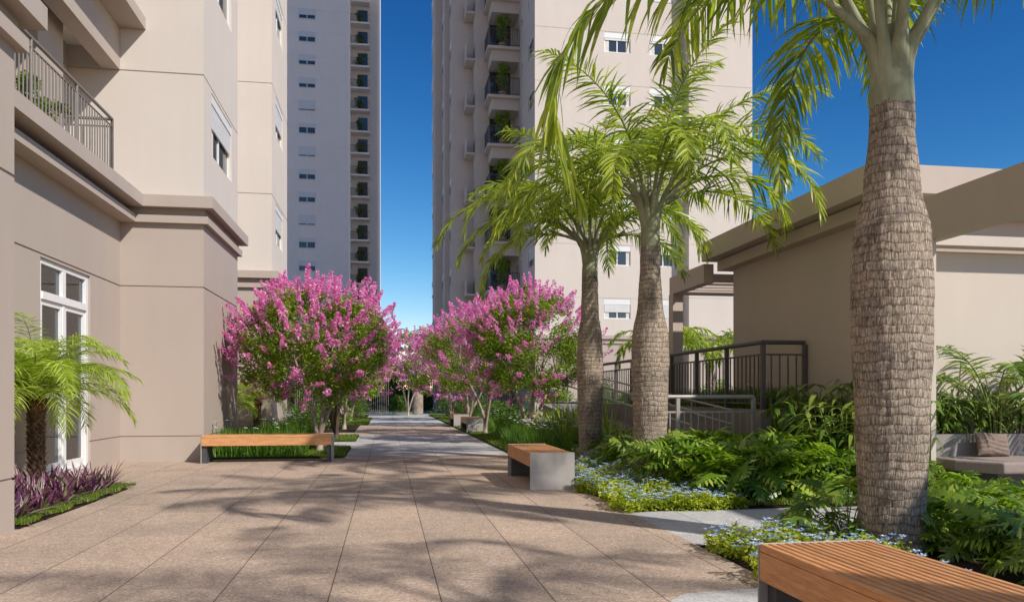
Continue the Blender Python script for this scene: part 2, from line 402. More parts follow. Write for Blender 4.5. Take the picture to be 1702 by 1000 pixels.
sheet('terrace', rect(5.1, 9, 12.5, 24), .90, M['conc'])

def blades_in(mb, area, n, h, width, lean=.5, z=.03, segs=2, droop=.5, keep=None, mi=0):
    x0, x1, y0, y1 = area
    for _ in range(n):
        x = rnd.uniform(x0, x1); y = rnd.uniform(y0, y1)
        if keep and not keep(x, y): continue
        a = rnd.uniform(0, 6.283); l = rnd.uniform(0, lean)
        d = V((math.cos(a) * l, math.sin(a) * l, 1)); hh = h * rnd.uniform(.55, 1.1)
        b = rnd.uniform(0, 6.283)
        mb.blade((x, y, z), d, None, hh, width * rnd.uniform(.7, 1.2), droop * rnd.uniform(.3, 1.6), segs, mi, side=(math.cos(b), math.sin(b), 0), prof=[1, .8, .1] if segs == 2 else [.8, 1, .7, .05])
mb = MB()
blades_in(mb, (-2.0, -.74, 13.98, 16.5), 7000, .05, .009)
blades_in(mb, (-2.0, -.74, 18.8, 21.3), 3000, .055, .012)
blades_in(mb, (-1.6, -.69, 29, 37), 2500, .06, .02)
blades_in(mb, (2.27, 2.9, 13, 24), 5000, .055, .012)
blades_in(mb, (2.27, 2.9, 24, 43), 2500, .06, .02)
tag(mb.build('lawn_grass', M['grass']), 'short green lawn grass edging the paved walk on both sides', 'grass', kind='stuff')
mb = MB()
blades_in(mb, (-3.35, -2.94, 7.0, 9.9), 6500, .05, .008, keep=lambda x, y: x < -2.96 + .04 * math.sin(y * 9) and x > -3.32)
tag(mb.build('lawn_grass', M['grass']), 'narrow strip of mown grass in front of the purple leaved bed', 'grass', kind='stuff')
mb = MB()
blades_in(mb, (2.35, 5.6, 7.1, 7.35), 3500, .06, .008)
tag(mb.build('lawn_grass', M['grass']), 'thin grass fringe between the grey side path and the philodendrons', 'grass', kind='stuff')

# iris beds (strap leaves, white flowers)
def iris_bed(area, n, h, label, flowers, keep=None, wd=.014, z=.03):
    mb = MB(); blades_in(mb, area, n, h, wd, .45, z, 3, .7, keep)
    for _ in range(flowers):
        x = rnd.uniform(area[0], area[1]); y = rnd.uniform(area[2], area[3])
        if keep and not keep(x, y): continue
        zt = z + h * rnd.uniform(.95, 1.3)
        mb.tube([(x, y, z), (x, y, zt)], .003, 3, 0, False)
        for k in range(6):
            a = k * 1.047 + rnd.random(); d = V((math.cos(a), math.sin(a), rnd.uniform(.1, .8)))
            mb.blade((x, y, zt), d, None, .045, .032, .6, 2, 1, side=(-math.sin(a), math.cos(a), 0), prof=[.4, 1, .4])
    return tag(mb.build('iris_bed', [M['iris'], M['whitep']]), label, 'iris bed', kind='stuff')
iris_bed((-2.95, -1.45, 14.0, 16.4), 4200, .50, 'strappy green iris bed with white flowers behind the long bench by the wall', 26)
iris_bed((-2.95, -1.9, 18.9, 21.2), 1500, .5, 'second iris bed further along under the left blossom trees', 12, wd=.018)
iris_bed((2.55, 4.2, 13.2, 17.6), 4600, .48, 'green iris bed with white flowers right of the walk behind the slatted bench', 110)
iris_bed((2.9, 4.0, 18.2, 26), 2000, .5, 'dark green iris bed under the right blossom trees', 20, wd=.02)
iris_bed((5.2, 5.75, 10.25, 12.4), 1800, .33, 'dark grass planted behind the upper terrace railing', 12, z=.9)
iris_bed((5.2, 5.9, 12.5, 20), 2200, .33, 'dark grass border along the raised terrace edge', 14, z=.9)

# ground cover with blue flowers
def cover_bed(poly_keep, area, n, nf, label, matl, fl, z=.03):
    mb = MB(); x0, x1, y0, y1 = area
    for i in range(n):
        x = rnd.uniform(x0, x1); y = rnd.uniform(y0, y1)
        if not poly_keep(x, y): continue
        hh = .03 + .15 * max(0, noise.noise(V((x * 4.5, y * 4.5, 1))) * .9 + .42)
        zz = z - .025 + rnd.uniform(.0, 1) * (hh + .03)
        a = rnd.uniform(0, 6.283); e = rnd.uniform(.1, 1.1); s = rnd.uniform(.012, .024)
        u = V((math.cos(a), math.sin(a), e)).normalized() * s; wv = V((-math.sin(a), math.cos(a), rnd.uniform(-.4, .4))) * s * .6
        mb.quad(V((x, y, zz)), u, wv, 0)
    for i in range(nf):
        x = rnd.uniform(x0, x1); y = rnd.uniform(y0, y1)
        if not poly_keep(x, y): continue
        hh = .03 + .15 * max(0, noise.noise(V((x * 4.5, y * 4.5, 1))) * .9 + .42)
        c = V((x, y, z + hh + rnd.uniform(.0, .035))); s = rnd.uniform(.009, .016); t = rnd.random()
        for k in range(5):
            a = t * 6 + k * 1.2566; d = V((math.cos(a), math.sin(a), .35))
            q = V((-math.sin(a), math.cos(a), 0)) * s * .55
            mb.add([c, c + d * s + q, c + d * s * 1.9, c + d * s - q], [(0, 1, 2, 3)], 1)
    return tag(mb.build('ground_cover', [matl, fl]), label, 'ground cover', kind='stuff')
def k1(x, y):
    e = 2.19 + .05 * math.sin(y * 4.1) + .045 * math.sin(y * 9.3)
    r = 3.22 + .15 * math.sin(y * 1.7 + 1) + (.15 if y < 7.6 else 0)
    return e < x < r and y > 7.03 + .05 * math.sin(x * 8)
cover_bed(k1, (2.1, 3.6, 7.0, 12.3), 66000, 2900, 'low yellow green ground cover with blue flowers around the feet of the two middle palms', M['cover'], M['blue'])
def k2(x, y):
    return x > 2.27 - .12 * max(0, 1 - (y - 4.1) * 1.2) + .05 * math.sin(y * 7) and y < 5.42 + .06 * math.sin(x * 7) and (x < 3.15 + .2 * math.sin(y * 3))
cover_bed(k2, (2.1, 3.4, 3.0, 5.5), 26000, 1000, 'small patch of blue flowered ground cover between the side path and the nearest bench', M['cover'], M['blue'])
cover_bed(lambda x, y: True, (-.9, 2.0, 43.8, 46), 5000, 0, 'pale white green ground cover closing the far end of the walk', M['wcover'], M['blue'])

# ------------------------------------------------------------------ buildings
def window_x(parent, x, y0, y1, z0, z1, shut, face=1, detailed=True, depth=.11):
    """window in a wall of constant x; face=+1 looks to +x; shut = share of the roller shutter that is down"""
    fr = MB(); xf = x - face * depth; t = .045
    a, b = sorted((xf, xf + face * .05))
    fr.box(a, b, y0, y1, z0, z0 + t); fr.box(a, b, y0, y1, z1 - t, z1); fr.box(a, b, y0, y0 + t, z0 + t, z1 - t); fr.box(a, b, y1 - t, y1, z0 + t, z1 - t)
    ym = (y0 + y1) / 2; fr.box(a, b, ym - .025, ym + .025, z0 + t, z1 - t)
    f = fr.build('window', M['white'], parent)
    pm = MB(); c = (a + b) / 2; pm.box(c - .004, c + .004, y0 + t, y1 - t, z0 + t, z1 - t); pm.build('pane', M['dglass'], f)
    sm = MB(); s0, s1 = sorted((xf + face * .055, xf + face * .085)); zb = z1 - .16 - (z1 - z0 - .2) * shut; k = z1 - .16
    b0, b1 = sorted((xf + face * .052, xf + face * .10)); sm.box(b0, b1, y0 + .005, y1 - .005, z1 - .16, z1 - .003)
    while k > zb + .001: sm.box(s0, s1, y0 + .03, y1 - .03, k - .040, k - .005); k -= .045
    if shut > 0: sm.build('shutter', M['shut'], f)
    cm = MB(); q0, q1 = sorted((xf + face * .051, xf + face * .053)); cm.box(q0, q1, y0 + t, y0 + t + (y1 - y0) * .2, z0 + t, z1 - .2); cm.build('curtain', M['curt'], f)
    return f
def window_y(parent, x0, x1, y, z0, z1, shut, detailed=True, depth=.11):
    """window in a wall of constant y that faces the camera side (-y)"""
    fr = MB(); yf = y + depth; t = .05
    fr.box(x0, x1, yf - .05, yf, z0, z0 + t); fr.box(x0, x1, yf - .05, yf, z1 - t, z1); fr.box(x0, x0 + t, yf - .05, yf, z0 + t, z1 - t); fr.box(x1 - t, x1, yf - .05, yf, z0 + t, z1 - t)
    xm = (x0 + x1) / 2; fr.box(xm - .03, xm + .03, yf - .05, yf, z0 + t, z1 - t)
    f = fr.build('window', M['white'], parent)
    pm = MB(); pm.box(x0 + t, x1 - t, yf - .03, yf - .022, z0 + t, z1 - t); pm.build('pane', M['dglass'], f)
    if detailed:
        cm = MB(); cw = (x1 - x0) * .16
        cm.box(x0 + t, x0 + t + cw, yf - .037, yf - .034, z0 + t, z1 - t); cm.box(x1 - t - cw * .8, x1 - t, yf - .037, yf - .034, z0 + t, z1 - t)
        cm.build('curtain', M['curt'], f)
    sm = MB(); sm.box(x0 + .005, x1 - .005, yf - .10, yf - .052, z1 - .30, z1 - .003)
    zb = z1 - .30 - (z1 - z0 - .34) * shut; k = z1 - .30
    while k > zb + .001: sm.box(x0 + .03, x1 - .03, yf - .085, yf - .056, k - .055, k - .005); k -= .06
    sm.build('shutter', M['shut'], f)
    return f

# --- near left building
left = empty('apartment_building', (-9, 10, 0), 'beige apartment block on the left with a balcony above the white glazed door', 'building')
left.location = (0, 0, 0)
podP = [(-3, -5), (-3, 6.94), (-4.3, 6.94), (-4.3, 13.62), (-3, 13.62), (-3, 16.6), (-5, 16.6), (-5, 21.4), (-3, 21.4), (-3, 24.6), (-16, 24.6), (-16, -5)]
towP = [(-3, -5), (-3, 6.94), (-5.1, 6.94), (-5.1, 13.62), (-3, 13.62), (-3, 16.6), (-5, 16.6), (-5, 21.4), (-3, 21.4), (-3, 24.6), (-16, 24.6), (-16, -5)]
def podprof(top=True):
    p = [(0, 0)] + groove(.42) + groove(2.88) + [(3.92, 0), (3.92, .08), (4.04, .08), (4.04, .02), (4.16, .02), (4.16, .18), (4.35, .18)]
    return p
mb = MB(); loft(mb, podP, podprof())
pod = mb.build('podium_wall', M['podium'], left)
cut(pod, [(-7.6, -4.2, 10.64, 12.32, .035, 2.84)])
HT = 62
def towprof(z0, H, n):
    p = [(z0, 0)]
    for k in range(n):
        z = 6.4 + ST * k
        if z + .1 < H: p += groove(z)
    return p + [(H, 0)]
mb = MB(); loft(mb, towP, towprof(4.34, HT, 19))
tw = mb.build('tower_wall', M['tower'], left)
cb = []
nf = 6
for k in range(nf):
    z = ST * k
    cb += [(-3.12, -2.9, 14.2, 15.98, 5.25 + z, 6.33 + z), (-3.12, -2.9, 22.1, 23.6, 5.25 + z, 6.33 + z)]
cut(tw, cb)
for k in range(nf):
    z = ST * k
    window_x(left, -3, 14.2, 15.98, 5.25 + z, 6.33 + z, [.42, .1, .7, .3, .5, .2][k])
    window_x(left, -3, 22.1, 23.6, 5.25 + z, 6.33 + z, [.55, .6, .3, .8, .1, .5][k])
# door
door = MB(); X = -4.40
def dbox(y0, y1, z0, z1, d=.07, x=X): door.box(x, x + d, y0, y1, z0, z1)
dbox(10.642, 10.74, .04, 2.838); dbox(12.22, 12.318, .04, 2.838); dbox(10.74, 12.22, 2.77, 2.838); dbox(10.74, 12.22, 2.32, 2.42, .09)
dbox(10.74, 12.22, .04, .10, .10); dbox(11.40, 11.52, 2.42, 2.77); dbox(11.42, 11.50, .10, 2.32)
for y0, y1 in ((10.74, 11.42), (11.50, 12.22)):
    dbox(y0, y0 + .055, .10, 2.32, .05, X + .01); dbox(y1 - .055, y1, .10, 2.32, .05, X + .01)
    dbox(y0 + .055, y1 - .055, .10, .20, .05, X + .01); dbox(y0 + .055, y1 - .055, 2.25, 2.32, .05, X + .01); dbox(y0 + .055, y1 - .055, 1.06, 1.12, .05, X + .01)
dr = door.build('door', M['white'], left); bevel(dr, .004)
g = MB(); g.box(X + .02, X + .028, 10.74, 12.22, .1, 2.77); g.build('pane', M['glass'], dr)
h = MB(); h.tube([(X + .09, 11.54, .95), (X + .09, 11.54, 1.25)], .011, 8); h.tube([(X + .05, 11.54, .98), (X + .09, 11.54, .98)], .008, 6); h.tube([(X + .05, 11.54, 1.22), (X + .09, 11.54, 1.22)], .008, 6); h.build('handle', M['lmetal'], dr)
# ground-floor ledge band
mb = MB(); mb.box(-4.29, -3.90, 6.95, 13.43, 4.158, 4.352); mb.box(-4.29, -4.04, 6.95, 13.53, 3.918, 4.042)
mb.box(-5.11, -4.12, 7.12, 13.60, 4.20, 4.356)
mb.build('balcony_ledge', M['podium'], left)
def rail_run(mb, p, q, z0, top, step=.115, post=1.5, r=.008, pr=.022, hr=.024, low=.08, second=.11):
    p = V(p); q = V(q); d = q - p; Ln = d.length; u = d / Ln
    mb.tube([p + V((0, 0, top)), q + V((0, 0, top))], hr, 8)
    mb.tube([p + V((0, 0, top - second)), q + V((0, 0, top - second))], .013, 6)
    mb.tube([p + V((0, 0, z0 + low)), q + V((0, 0, z0 + low))], .013, 6)
    n = max(1, round(Ln / post))
    for i in range(n + 1):
        a = p + d * (i / n); mb.tube([a + V((0, 0, z0)), a + V((0, 0, top))], pr, 8)
    n = int(Ln / step)
    for i in range(1, n):
        a = p + d * (i / n); mb.tube([a + V((0, 0, z0 + low)), a + V((0, 0, top - second))], r, 5)
for k in range(4):
    z = ST * k
    mb = MB(); rail_run(mb, (-4.06, 7.1, z), (-4.06, 12.5, z), 4.352, 5.22, step=.10, r=.011); rail_run(mb, (-4.06, 12.5, z), (-5.09, 12.5, z), 4.352, 5.22, step=.10, r=.011)
    mb.build('railing', M['bmetal'], left)
    mb = MB(); mb.box(-4.57, -4.30, 6.945, 13.615, 6.40 + z, 7.077 + z); mb.box(-5.11, -3.905, 6.945, 13.615, 7.08 + z, 7.27 + z)
    mb.build('balcony_beam', M['podium'] if 0 else M['pav'] if 0 else M['podium'], left)
    mb = MB(); mb.box(-5.098, -4.572, 6.945, 13.615, 6.76 + z, 7.076 + z); mb.build('balcony_ceiling', M['ceil'], left)
    mb = MB(); mb.box(-5.10, -4.72, 11.6, 12.45, 4.36 + z, 6.758 + z); mb.build('balcony_pier', M['podium'], left); mb = MB(); mb.box(-5.10, -4.85, 8.2, 8.9, 4.36 + z, 6.758 + z); mb.build('balcony_pier', M['podium'], left)
    mb = MB()
    for y0, y1 in ((9.0, 10.2), (10.2, 11.5)):
        mb.box(-5.098, -5.05, y0, y0 + .06, 4.37 + z, 6.6 + z); mb.box(-5.098, -5.05, y1 - .06, y1, 4.37 + z, 6.6 + z); mb.box(-5.098, -5.05, y0 + .06, y1 - .06, 6.54 + z, 6.6 + z)
    f = mb.build('balcony_door', M['white'], left)
    mb = MB(); mb.box(-5.097, -5.08, 9.06, 11.44, 4.37 + z, 6.54 + z); mb.build('pane', M['dglass'], f)

# --- generic balcony (slab, box soffit, bars) used on the towers
def tower_balcony(parent, x0, x1, y0, y1, z, mat):
    mb = MB(); mb.box(x0, x1, y0, y1, z - .16, z); mb.box(x0 + .28, x1 - .003, y0 + .28, y1, z - .80, z - .161)
    b = mb.build('balcony', mat, parent)
    r = MB(); yb = y0 + .06; xa = x0 + .06
    for zz in (z + 1.05, z + .10): r.tube([(xa, y1, zz), (xa, yb, zz), (x1 - .02, yb, zz)], .022, 5)
    n = int((x1 - xa) / .13)
    for i in range(n + 1):
        xx = xa + (x1 - .02 - xa) * i / n; r.tube([(xx, yb, z), (xx, yb, z + 1.05)], .012 if i % 8 else .022, 4, cap=False)
    n = int((y1 - yb) / .14)
    for i in range(1, n): r.tube([(xa, yb + (y1 - yb) * i / n, z), (xa, yb + (y1 - yb) * i / n, z + 1.05)], .012, 4, cap=False)
    r.build('railing', M['metal'], b)
    return b

# --- right tower
rt = empty('apartment_tower', (0, 0, 0), 'sunlit beige tower behind the palms with balconies on its shaded left flank', 'tower')
RP = [(7.89, 41.5), (16.31, 41.5), (16.31, 40.7), (20.0, 40.7), (20.0, 54), (26, 56), (33, 70), (33, 74), (4.75, 74), (4.75, 57.4), (3.3, 57.4), (3.3, 54.4), (3.8, 54.4), (3.8, 52.1), (4.12, 52.1), (4.12, 49.7), (5.42, 49.7), (5.42, 48.3), (7.89, 48.3)]  # unseen rear and the height are shaped to cast shade on the distant tower
mb = MB(); loft(mb, RP, podprof()); mb.build('podium_wall', M['podium'], rt)
mb = MB(); loft(mb, RP, towprof(4.34, 94, 30))
rw = mb.build('tower_wall', M['tower'], rt)
NF = 9; cb = []; wins = []
for k in range(NF):
    z = ST * k; a, b = 5.28 + z, 6.36 + z
    for x0, x1 in ((11.75, 13.25), (14.35, 15.92)): cb.append((x0, x1, 41.3, 41.62, a, b)); wins.append(('y', x0, x1, a, b))
    for y0, y1, zz in ((41.85, 43.5, 0), (45.4, 46.0, 0), (46.9, 48.0, 0)): cb.append((7.6, 8.02, y0, y1, a, b)); wins.append(('x', y0, y1, a, b))
cut(rw, cb)
for i, wd in enumerate(wins):
    s = rnd.choice([0, .15, .6, .75, .9, .4, .1])
    if wd[0] == 'y': window_y(rt, wd[1], wd[2], 41.5, wd[3], wd[4], .55 if i == 0 else s)
    else:  # wall facing -x
        window_x(rt, 7.89, wd[1], wd[2], wd[3], wd[4], s, face=-1)
for k in range(9):
    z = 4.45 + ST * k
    tower_balcony(rt, 5.94, 7.885, 46.3, 48.296, z, M['tower'])
    mb = MB(); mb.box(6.3, 7.6, 48.24, 48.29, z + .05, z + 2.1); d_ = mb.build('balcony_door', M['dglass'], rt)
    mb = MB(); mb.box(4.85, 5.415, 48.35, 49.65, z - .1, z + .02); mb.box(4.85, 4.90, 48.35, 49.65, z + .021, z + .9); mb.build('ledge', M['tower'], rt)
# small windows with frames down the receding flanks
for k in range(12):
    z = ST * k
    for (xx, y0, y1) in ((4.12, 50.3, 51.4), (3.8, 52.7, 53.8), (3.3, 56, 57.5)):
        mb = MB(); mb.box(xx - .05, xx - .002, y0, y1, 5.28 + z, 6.36 + z); f = mb.build('window', M['white'], rt)
        mb = MB(); mb.box(xx - .056, xx - .0505, y0 + .07, y1 - .07, 5.34 + z, 5.9 + z); mb.build('pane', M['dglass'], f)

# --- distant left tower
ft = empty('distant_tower', (0, 0, 0), 'distant grey shaded tower with planted balconies left of the blue sky gap', 'tower')
FP = [(-26, 102.7), (-4.82, 102.7), (-4.82, 108.4), (-1.25, 108.4), (-1.25, 106.6), (-.95, 106.6), (-.95, 122), (-26, 122)]
mb = MB(); loft(mb, FP, podprof()); mb.build('podium_wall', M['podium'], ft)
mb = MB()
p = [(4.34, 0)]
for k in range(26): p += groove(6.4 + ST * k, .03, .03)
loft(mb, FP, p + [(86, 0)]); mb.build('tower_wall', M['towerb'], ft)
for k in range(18):
    z = ST * k
    for x0, x1 in ((-11.1, -9.0), (-14.6, -12.5)):
        a, b = 5.2 + z, 6.5 + z
        mb = MB(); y = 102.7
        mb.box(x0, x1, y - .10, y - .003, b - .07, b); mb.box(x0, x1, y - .10, y - .003, a, a + .07); mb.box(x0, x0 + .07, y - .10, y - .003, a + .07, b - .07); mb.box(x1 - .07, x1, y - .10, y - .003, a + .07, b - .07)
        mb.box((x0 + x1) / 2 - .05, (x0 + x1) / 2 + .05, y - .08, y - .003, a + .07, b - .07)
        f = mb.build('window', M['shut'], ft)
        s = rnd.choice([.35, .45, .5, .85, .4, .6]); zs = b - (b - a) * s
        mb = MB(); mb.box(x0 + .07, x1 - .07, y - .05, y - .004, a + .07, zs); mb.build('pane', M['dglass'], f)
        mb = MB(); mb.box(x0 + .07, x1 - .07, y - .09, y - .004, zs + .002, b - .07); mb.build('shutter', M['shut'], f)
    z = 4.45 + ST * k
    mb = MB(); mb.box(-4.81, -2.3, 106.9, 108.396, z - .22, z); b_ = mb.build('balcony', M['towerb'], ft)
    mb = MB(); mb.box(-3.9, -2.6, 108.33, 108.39, z + .05, z + 2.2); mb.build('balcony_door', M['dglass'], ft)
    r = MB(); r.tube([(-4.8, 106.95, z + 1.0), (-2.33, 106.95, z + 1.0)], .03, 4)
    for i in range(14): r.tube([(-4.8 + i * .19, 106.95, z), (-4.8 + i * .19, 106.95, z + 1.0)], .014, 3, cap=False)
    r.build('railing', M['metal'], b_)

# --- pavilion
pv = empty('pavilion', (0, 0, 0), 'single storey taupe pavilion with a stepped cornice on the right', 'pavilion')
PP = [(5.8, 8.5), (14, 8.5), (14, 12.5), (5.8, 12.5)]
mb = MB(); loft(mb, PP, [(0, 0), (3.22, 0), (3.22, .20), (3.39, .20), (3.39, .10), (3.41, .10), (3.41, .40), (3.73, .40), (3.73, .0)])
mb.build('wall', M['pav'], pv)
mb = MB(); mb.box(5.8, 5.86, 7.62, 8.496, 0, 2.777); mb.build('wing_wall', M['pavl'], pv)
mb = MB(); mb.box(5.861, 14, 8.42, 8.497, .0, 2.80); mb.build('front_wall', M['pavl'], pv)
pg = empty('pergola', (0, 0, 0), 'taupe pergola beam with cross slats over the built in seat', 'pergola')
mb = MB(); mb.box(5.8, 5.98, 1.2, 8.096 - .003, 2.78, 3.25); mb.box(5.8, 5.98, 8.093, 8.497, 2.78, 3.20); mb.build('beam', M['pav'], pg)
for i in range(2):
    y = 8.38 - i * .15
    mb = MB(); mb.box(5.982, 13, y - .06, y, 2.84, 2.96); mb.build('slat', M['pavl'], pg)
mb = MB(); mb.box(13, 13.2, 1.2, 8.2, 2.78, 3.2); mb.box(13, 13.2, 1.2, 1.4, 0, 2.778); mb.build('post', M['pav'], pg)
pg2 = empty('pergola', (0, 0, 0), 'far pergola with a square post attached behind the pavilion', 'pergola')
mb = MB(); mb.box(5.45, 5.63, 12.92, 14.6, 3.05, 3.38); mb.box(5.631, 9, 14.4, 14.6, 3.05, 3.36); mb.build('beam', M['pav'], pg2)
for i in range(4):
    y = 13.1 + i * .36; mb = MB(); mb.box(5.632, 9, y, y + .08, 3.10, 3.24); mb.build('slat', M['pav'], pg2)
mb = MB(); mb.box(5.44, 5.64, 14.38, 14.61, .9, 3.048); mb.build('post', M['pav'], pg2)

# retaining wall, railings, ramp
rwl = MB(); rwl.box(5.09, 5.798, 10.1, 12.49, 0, .90); rwl.box(5.09, 5.3, 12.492, 24, 0, .902)
tag(rwl.build('retaining_wall', M['conc']), 'grey concrete retaining wall under the upper railing', 'wall')
ur = empty('terrace_railing', (0, 0, 0), 'dark upright bar railing around the raised terrace beside the pavilion', 'railing')
mb = MB(); mb.tube([(5.14, 19.5, 1.83), (5.14, 10.14, 1.83)], .032, 10); mb.tube([(5.14, 10.14, 1.83), (5.76, 10.14, 1.83)], .032, 10); mb.build('handrail', M['metal'], ur)
for (x, y) in [(5.14, 10.14), (5.76, 10.14)] + [(5.14, 10.14 + 1.17 * i) for i in range(1, 9)]:
    mb = MB(); mb.box(x - .028, x + .028, y - .028, y + .028, .90, 1.80); mb.build('post', M['metal'], ur)
mb = MB()
for z in (.985, 1.66): mb.box(5.125, 5.155, 10.17, 19.5, z - .012, z + .012); mb.box(5.17, 5.73, 10.125, 10.155, z - .012, z + .012)
for i in range(1, 72):
    y = 10.14 + i * .13; mb.box(5.132, 5.148, y - .008, y + .008, .99, 1.655)
for i in range(1, 5): x = 5.14 + i * .124; mb.box(x - .008, x + .008, 10.132, 10.148, .99, 1.655)
mb.build('bars', M['metal'], ur)
lr = empty('ramp_railing', (0, 0, 0), 'lower grey railing with a thick round top rail at the foot of the ramp', 'railing')
mb = MB(); mb.tube([(3.62, 10.0, 1.075), (4.93, 10.0, 1.075)], .03, 10); mb.build('handrail', M['lmetal'], lr)
for x in (3.64, 3.85, 4.93): mb = MB(); mb.box(x - .024, x + .024, 9.976, 10.024, 0, 1.06); mb.build('post', M['lmetal'], lr)
mb = MB(); mb.box(3.64, 4.91, 9.985, 10.015, .86, .885); mb.box(3.64, 4.91, 9.985, 10.015, .10, .125)
for i in range(1, 13): x = 3.64 + i * .1; mb.box(x - .007, x + .007, 9.993, 10.007, .12, .865)
mb.build('bars', M['lmetal'], lr)
rp = MB(); y0, y1 = 10.3, 20.5
rp.add([(4.12, y0, .0), (5.08, y0, .0), (5.08, y1, .86), (4.12, y1, .86), (4.12, y0, -.02), (5.08, y0, -.02), (5.08, y1, -.02), (4.12, y1, -.02)], [(0, 1, 2, 3), (0, 3, 7, 4), (1, 5, 6, 2), (3, 2, 6, 7), (0, 4, 5, 1)])
tag(rp.build('ramp', M['conc']), kind='structure')
hr = empty('ramp_handrail', (0, 0, 0), 'thin double pipe handrail sloping up along the ramp behind the palms', 'handrail')
for zz in (.88, .68):
    mb = MB(); mb.tube([(4.16, 10.25, zz), (4.16, 18, zz + .65)], .018, 8)
    mb.tube([(4.9, 10.6, zz), (4.9, 18, zz + .65)], .018, 8); mb.build('rail', M['lmetal'], hr)
for i in range(6):
    y = 10.3 + i * 1.5; mb = MB(); mb.tube([(4.16, y, .02), (4.16, y, .88 + (y - 10.25) * .0839)], .016, 6); mb.build('post', M['lmetal'], hr)
    mb = MB(); mb.tube([(4.9, y + .3, .02), (4.9, y + .3, .85 + (y + .05 - 10.25) * .0839)], .016, 6); mb.build('post', M['lmetal'], hr)

# ------------------------------------------------------------------ benches
def bench(name, label, loc, length, width=.54, rz=0, ht=.43, nsl=14):
    """long axis y, origin at centre of the footprint"""
    b = empty(name, loc, label, 'bench', 'slatted timber benches along the walk', rz)
    hl = length / 2; hw = width / 2; mb = MB(); pitch = (width - .004) / nsl
    for i in range(nsl):
        x = -hw + .002 + i * pitch; mb.box(x, x + pitch - .0125, -hl + .012, hl - .012, ht - .035, ht)
    s = mb.build('seat', M['wood'], b); bevel(s, .003, 1)
    for sx in (-1, 1):
        mb = MB(); x0, x1 = sorted((sx * hw, sx * (hw - .03))); mb.box(x0, x1, -hl + .012, hl - .012, ht - .165, ht - .037)
        a = mb.build('apron', M['wood'], b); bevel(a, .003, 1)
    mb = MB(); mb.box(-hw + .05, hw - .05, -hl + .02, hl - .02, ht - .10, ht - .042); mb.build('seat_frame', M['dpanel'], b)
    for sy in (-1, 1):
        mb = MB(); y0, y1 = sorted((sy * hl, sy * (hl - .010)))
        mb.box(-hw - .004, hw + .004, y0, y1, 0, ht + .001)
        e = mb.build('end_panel', M['panel'], b); bevel(e, .003, 1)
        mb = MB(); y0, y1 = sorted((sy * (hl - .012), sy * (hl - .09)))
        mb.box(-hw + .04, hw - .04, y0, y1, .0, ht - .17); mb.build('leg', M['dpanel'], b)
    return b
bench('garden_bench', 'slatted timber bench cropped at the lower right corner beside the nearest palm', (1.94, 2.42, 0), 1.8, .56)
bench('garden_bench', 'slatted timber bench with grey end panel on the paving before the middle palms', (1.90, 9.75, 0), 1.7, .52)
bench('garden_bench', 'shaded slatted bench further up the walk under the right blossom trees', (2.52, 23.3, 0), 1.8, .52)
bench('garden_bench', 'farthest slatted bench on the right edge of the walk', (2.52, 27.6, 0), 1.8, .52)
bench('garden_bench', 'long slatted timber bench standing broadside by the building corner under the left blossom tree', (-1.92, 13.42, 0), 2.06, .50, R(90), ht=.445)

# built-in seat with pillow
st = empty('corner_seat', (0, 0, 0), 'low upholstered seat built in against a planter wall below the pavilion front', 'seat')
mb = MB()
P = [(5.90, 7.38), (6.14, 7.0), (6.5, 6.98), (9.0, 6.95), (9.0, 7.82), (5.90, 7.82)]
loft(mb, P, [(.30, 0), (.32, .012), (.40, .012), (.42, 0)], cap_bottom=True); c = mb.build('seat_cushion', M['seatf'], st); bevel(c, .012, 3)
mb = MB(); loft(mb, [(6.05, 7.42), (6.2, 7.15), (9, 7.12), (9, 7.8), (6.05, 7.8)], [(0, 0), (.297, 0)]); mb.build('seat_base', M['dpanel'], st)
pw = MB(); pw.box(5.863, 7.2, 7.83, 7.95, 0, .66); pw.box(7.215, 9, 7.83, 7.95, 0, .66)
tag(pw.build('planter_wall', M['conc']), 'low grey planter wall behind the upholstered seat', 'planter')
sheet('planter_soil', rect(5.863, 9, 7.951, 8.41), .60, M['soil'])
def pillow(name, label, loc, rot, sx=.40, sy=.30, th=.11):
    mb = MB(); n = 28; vs = []; 
    for side in (1, -1):
        for j in range(n + 1):
            for i in range(n + 1):
                u = i / n * 2 - 1; v = j / n * 2 - 1
                pinch = 1 - .07 * (1 - abs(u) ** 3) * abs(v) ** 4; pinch2 = 1 - .07 * (1 - abs(v) ** 3) * abs(u) ** 4
                e = max(0, (1 - u ** 4) * (1 - v ** 4)) ** .55
                wr = .006 * math.sin(v * 17 + 2.4 * math.sin(u * 3) + 1) * math.exp(-((v + .2) ** 2) * 3) + .008 * noise.noise(V((u * 3, v * 5, side)))
                vs.append((u * sx / 2 * pinch2, side * (th / 2 * e + wr * e), v * sy / 2 * pinch + sy / 2))
    m = (n + 1) ** 2; fs = []
    for s_ in (0, 1):
        for j in range(n):
            for i in range(n):
                a = s_ * m + j * (n + 1) + i; q = (a, a + 1, a + n + 2, a + n + 1); fs.append(q if s_ else q[::-1])
    mb.add(vs, fs, 0, True); o = mb.build(name, M['cush'], None, loc); o.rotation_euler = rot
    return tag(o, label, 'pillow')
pillow('throw_pillow', 'wrinkled mauve pillow leaning on the planter wall of the seat', (6.60, 7.66, .425), (R(-14), R(4), R(6)), .44, .27)

